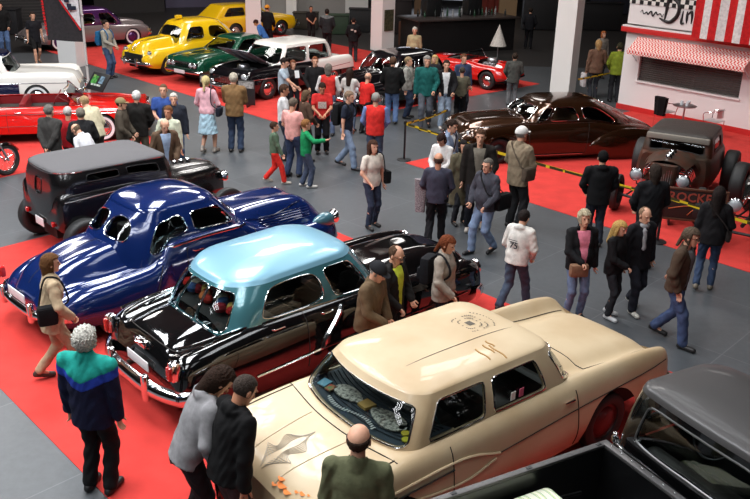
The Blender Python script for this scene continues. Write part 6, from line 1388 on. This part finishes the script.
# ---- back left and centre
p=person('man in bright blue shirt bending over behind the white roofed car',(256,20),None,262,h=1.62,top=(64,110,176),kind='shirt',bot=(60,60,66),hair=H('short',(70,40,36)),arms='uu',lean=30,hp=20,skin=1)
p=person('person in bulky black jacket and orange hat beside the left column',(267,5),None,150,h=1.8,top=(22,22,24),bot=(24,24,26),hair=H('cap',(230,150,50),DBR),arms='uu',width=1.1)
p=person('seated looking man in black tee shirt behind the white roofed car',(311,6),None,20,h=1.55,top=(34,28,28),kind='tee',bot=(30,28,28),hair=H('crop',(60,44,36)),arms='ff',skin=1)
p=person('man in dark grey jacket with pale shoulder band, seen from behind beyond the white car',(327,9),None,178,h=1.76,top=(44,46,48),bot=(28,28,32),hair=H('short',(50,40,36)),arms='uu',width=1.15,yoke=((110,112,112),1.36,.6))
p=person('man in black jacket with white back patches at the end of the white roofed car',(355,18),(353,62),182,top=(24,24,26),bot=(50,50,54),hair=H('crop',(50,34,30)),arms='uu')
b=B(); b.box((-.06,-.165,1.30),(.10,.006,.06)); b.box((.07,-.165,1.25),(.08,.006,.08)); b.done('back_patches',mat('pale_print',lin(200,180,170),.7),p['o'],smooth=False)
p=person('woman in black top and dark shorts with bare legs walking at the slatted wall',(36,12),(38,64),38,top=(30,29,34),kind='tee',bot=(26,25,26),legs='shorts',hair=H('short',(50,38,32)),arms='dd',stride=.4,hem=.74,shoes=(120,96,80))
p=person('person in black jacket and blue jeans at the top left corner',(4,2),(6,55),30,top=(22,21,22),bot=(86,110,150),hair=H('short',(60,44,36)),arms='uu')
p=person('man in pale grey shirt and jeans looking at the yellow coupe',(108,20),(110,78),72,top=(160,156,144),kind='shirt',bot=(70,88,120),hair=H('short',(44,34,30)),arms='uf',hem=.74)
backpack(p,'blue backpack on the man looking at the yellow coupe',(40,104,150),.44)
p=person('woman in pink blouse and pale blue skirt with blonde tied hair',(205,76),(209,153),168,top=(228,176,184),kind='shirt',legs='skirt',bot=(170,200,214),hair=H('pony',(214,196,140)),arms='uu',fem=True,stride=.2,shoes=(150,140,130),hem=.92)
bag(p,'small dark handbag at the side of the woman in the pale blue skirt',(30,32,44),s=1,size=(.10,.24,.2),z=.98,x=.30,cross=False)
p=person('white haired man in tan brown jacket and dark jeans facing the open bonnet car',(237,73),(236,152),176,top=(128,98,64),bot=(50,62,84),hair=H('short',(200,190,172)),arms='ff',width=1.1,shoes=(40,36,34))
p=person('man with grey hair in dark grey jacket, hands behind his back, at the red convertible',(48,105),None,162,h=1.74,top=(62,60,58),bot=(60,56,52),hair=H('short',(120,116,110)),arms='bb',hem=.78,width=1.08)
p=person('white haired man in red sweater at the red convertible',(67,107),None,178,h=1.68,top=(176,30,38),kind='sweater',bot=(50,46,48),hair=H('short',(206,200,196)),arms='uu')
p=person('grey haired man in black jacket beside the man in the red sweater',(80,108),None,200,h=1.70,top=(34,34,36),bot=(40,40,42),hair=H('short',(130,124,112)),arms='uu')
p=person('man in pale beige jacket leaning towards the red convertible',(84,97),None,235,h=1.74,top=(200,190,160),bot=(80,76,70),hair=H('short',(180,150,110)),arms='uu',lean=24,hp=10)
p=person('balding man in white shirt bending down behind the black vintage sedan',(76,124),None,250,h=1.58,top=(218,218,222),kind='shirt',bot=(120,116,110),hair=H('bald',(120,100,80)),arms='uu',lean=26,hp=30)
p=person('man with olive flat cap and dark olive jacket next to the suited man',(120,98),None,92,h=1.70,top=(74,66,56),bot=(60,56,54),hair=H('cap',(132,118,84),DBR),arms='uu',hem=.78)
p=person('white haired man in black suit jacket seen from behind at the convertible nose',(136,91),None,182,h=1.80,top=(32,30,28),bot=(110,104,88),hair=H('short',(224,222,218)),arms='uu',width=1.15,hem=.78)
p=person('man with short hair in blue tee shirt facing forward behind the suited group',(163,84),None,5,h=1.82,top=(52,78,142),kind='tee',bot=(60,60,64),hair=H('crop',(110,84,64)),arms='uf',width=1.1)
p=person('white haired man in dark jacket with blue bag strap facing forward',(176,93),(178,170),10,top=(38,42,52),bot=(70,88,118),hair=H('short',(214,206,196)),arms='dd',width=1.05)
p=person('man with brown hair in pale green shirt behind the brown jacketed bald man',(168,106),None,350,h=1.70,top=(196,200,176),kind='shirt',bot=(90,90,84),hair=H('short',(120,80,50)),arms='du',skin=1)
p=person('bald man in brown jacket over pale blue shirt looking down right',(164,119),None,30,h=1.70,top=(92,72,56),inner=(160,178,206),bot=(60,58,58),hair=H('bald',(170,140,116)),arms='uu',hp=22,lean=8)
# ---- right background
p=person('woman in brown jacket with blonde hair walking away by the kiosk',(601,40),(592,101),186,top=(112,84,68),bot=(56,58,64),hair=H('shaggy',(190,150,100)),arms='du',fem=True,width=1.15,stride=.2)
b=B(); b.box((0,0,0),(.10,.30,.40),bev=.045); gear(p,'carrier_bag','white plastic carrier bag held by the woman in the brown jacket','carrier bag',b,cloth((196,190,190)),(-.33,.02,.62))
p=person('person with orange brown hair and white collar beyond the woman in the brown jacket',(604,31),None,20,h=1.68,top=(150,140,130),bot=(50,48,50),hair=H('bob',(190,110,60)),arms='dd',fem=True)
p=person('person in lime green jacket at the kiosk corner',(617,43),(613,102),176,top=(128,142,44),bot=(40,40,44),hair=H('short',(60,56,40)),arms='uu',width=1.05)
p=person('person in dark coat standing in the far dark area left of the tall column',(531,8),None,160,h=1.72,top=(28,28,32),bot=(24,24,28),hair=H('short',(50,40,34)),arms='uu')
p=person('man in black trousers on the far walkway behind the white roofed car',(332,-14),None,178,h=1.76,top=(24,24,26),bot=(20,20,22),hair=H('short',(50,40,34)),arms='uu')
bpy.context.view_layer.update()
print('people',len(PEOPLE))
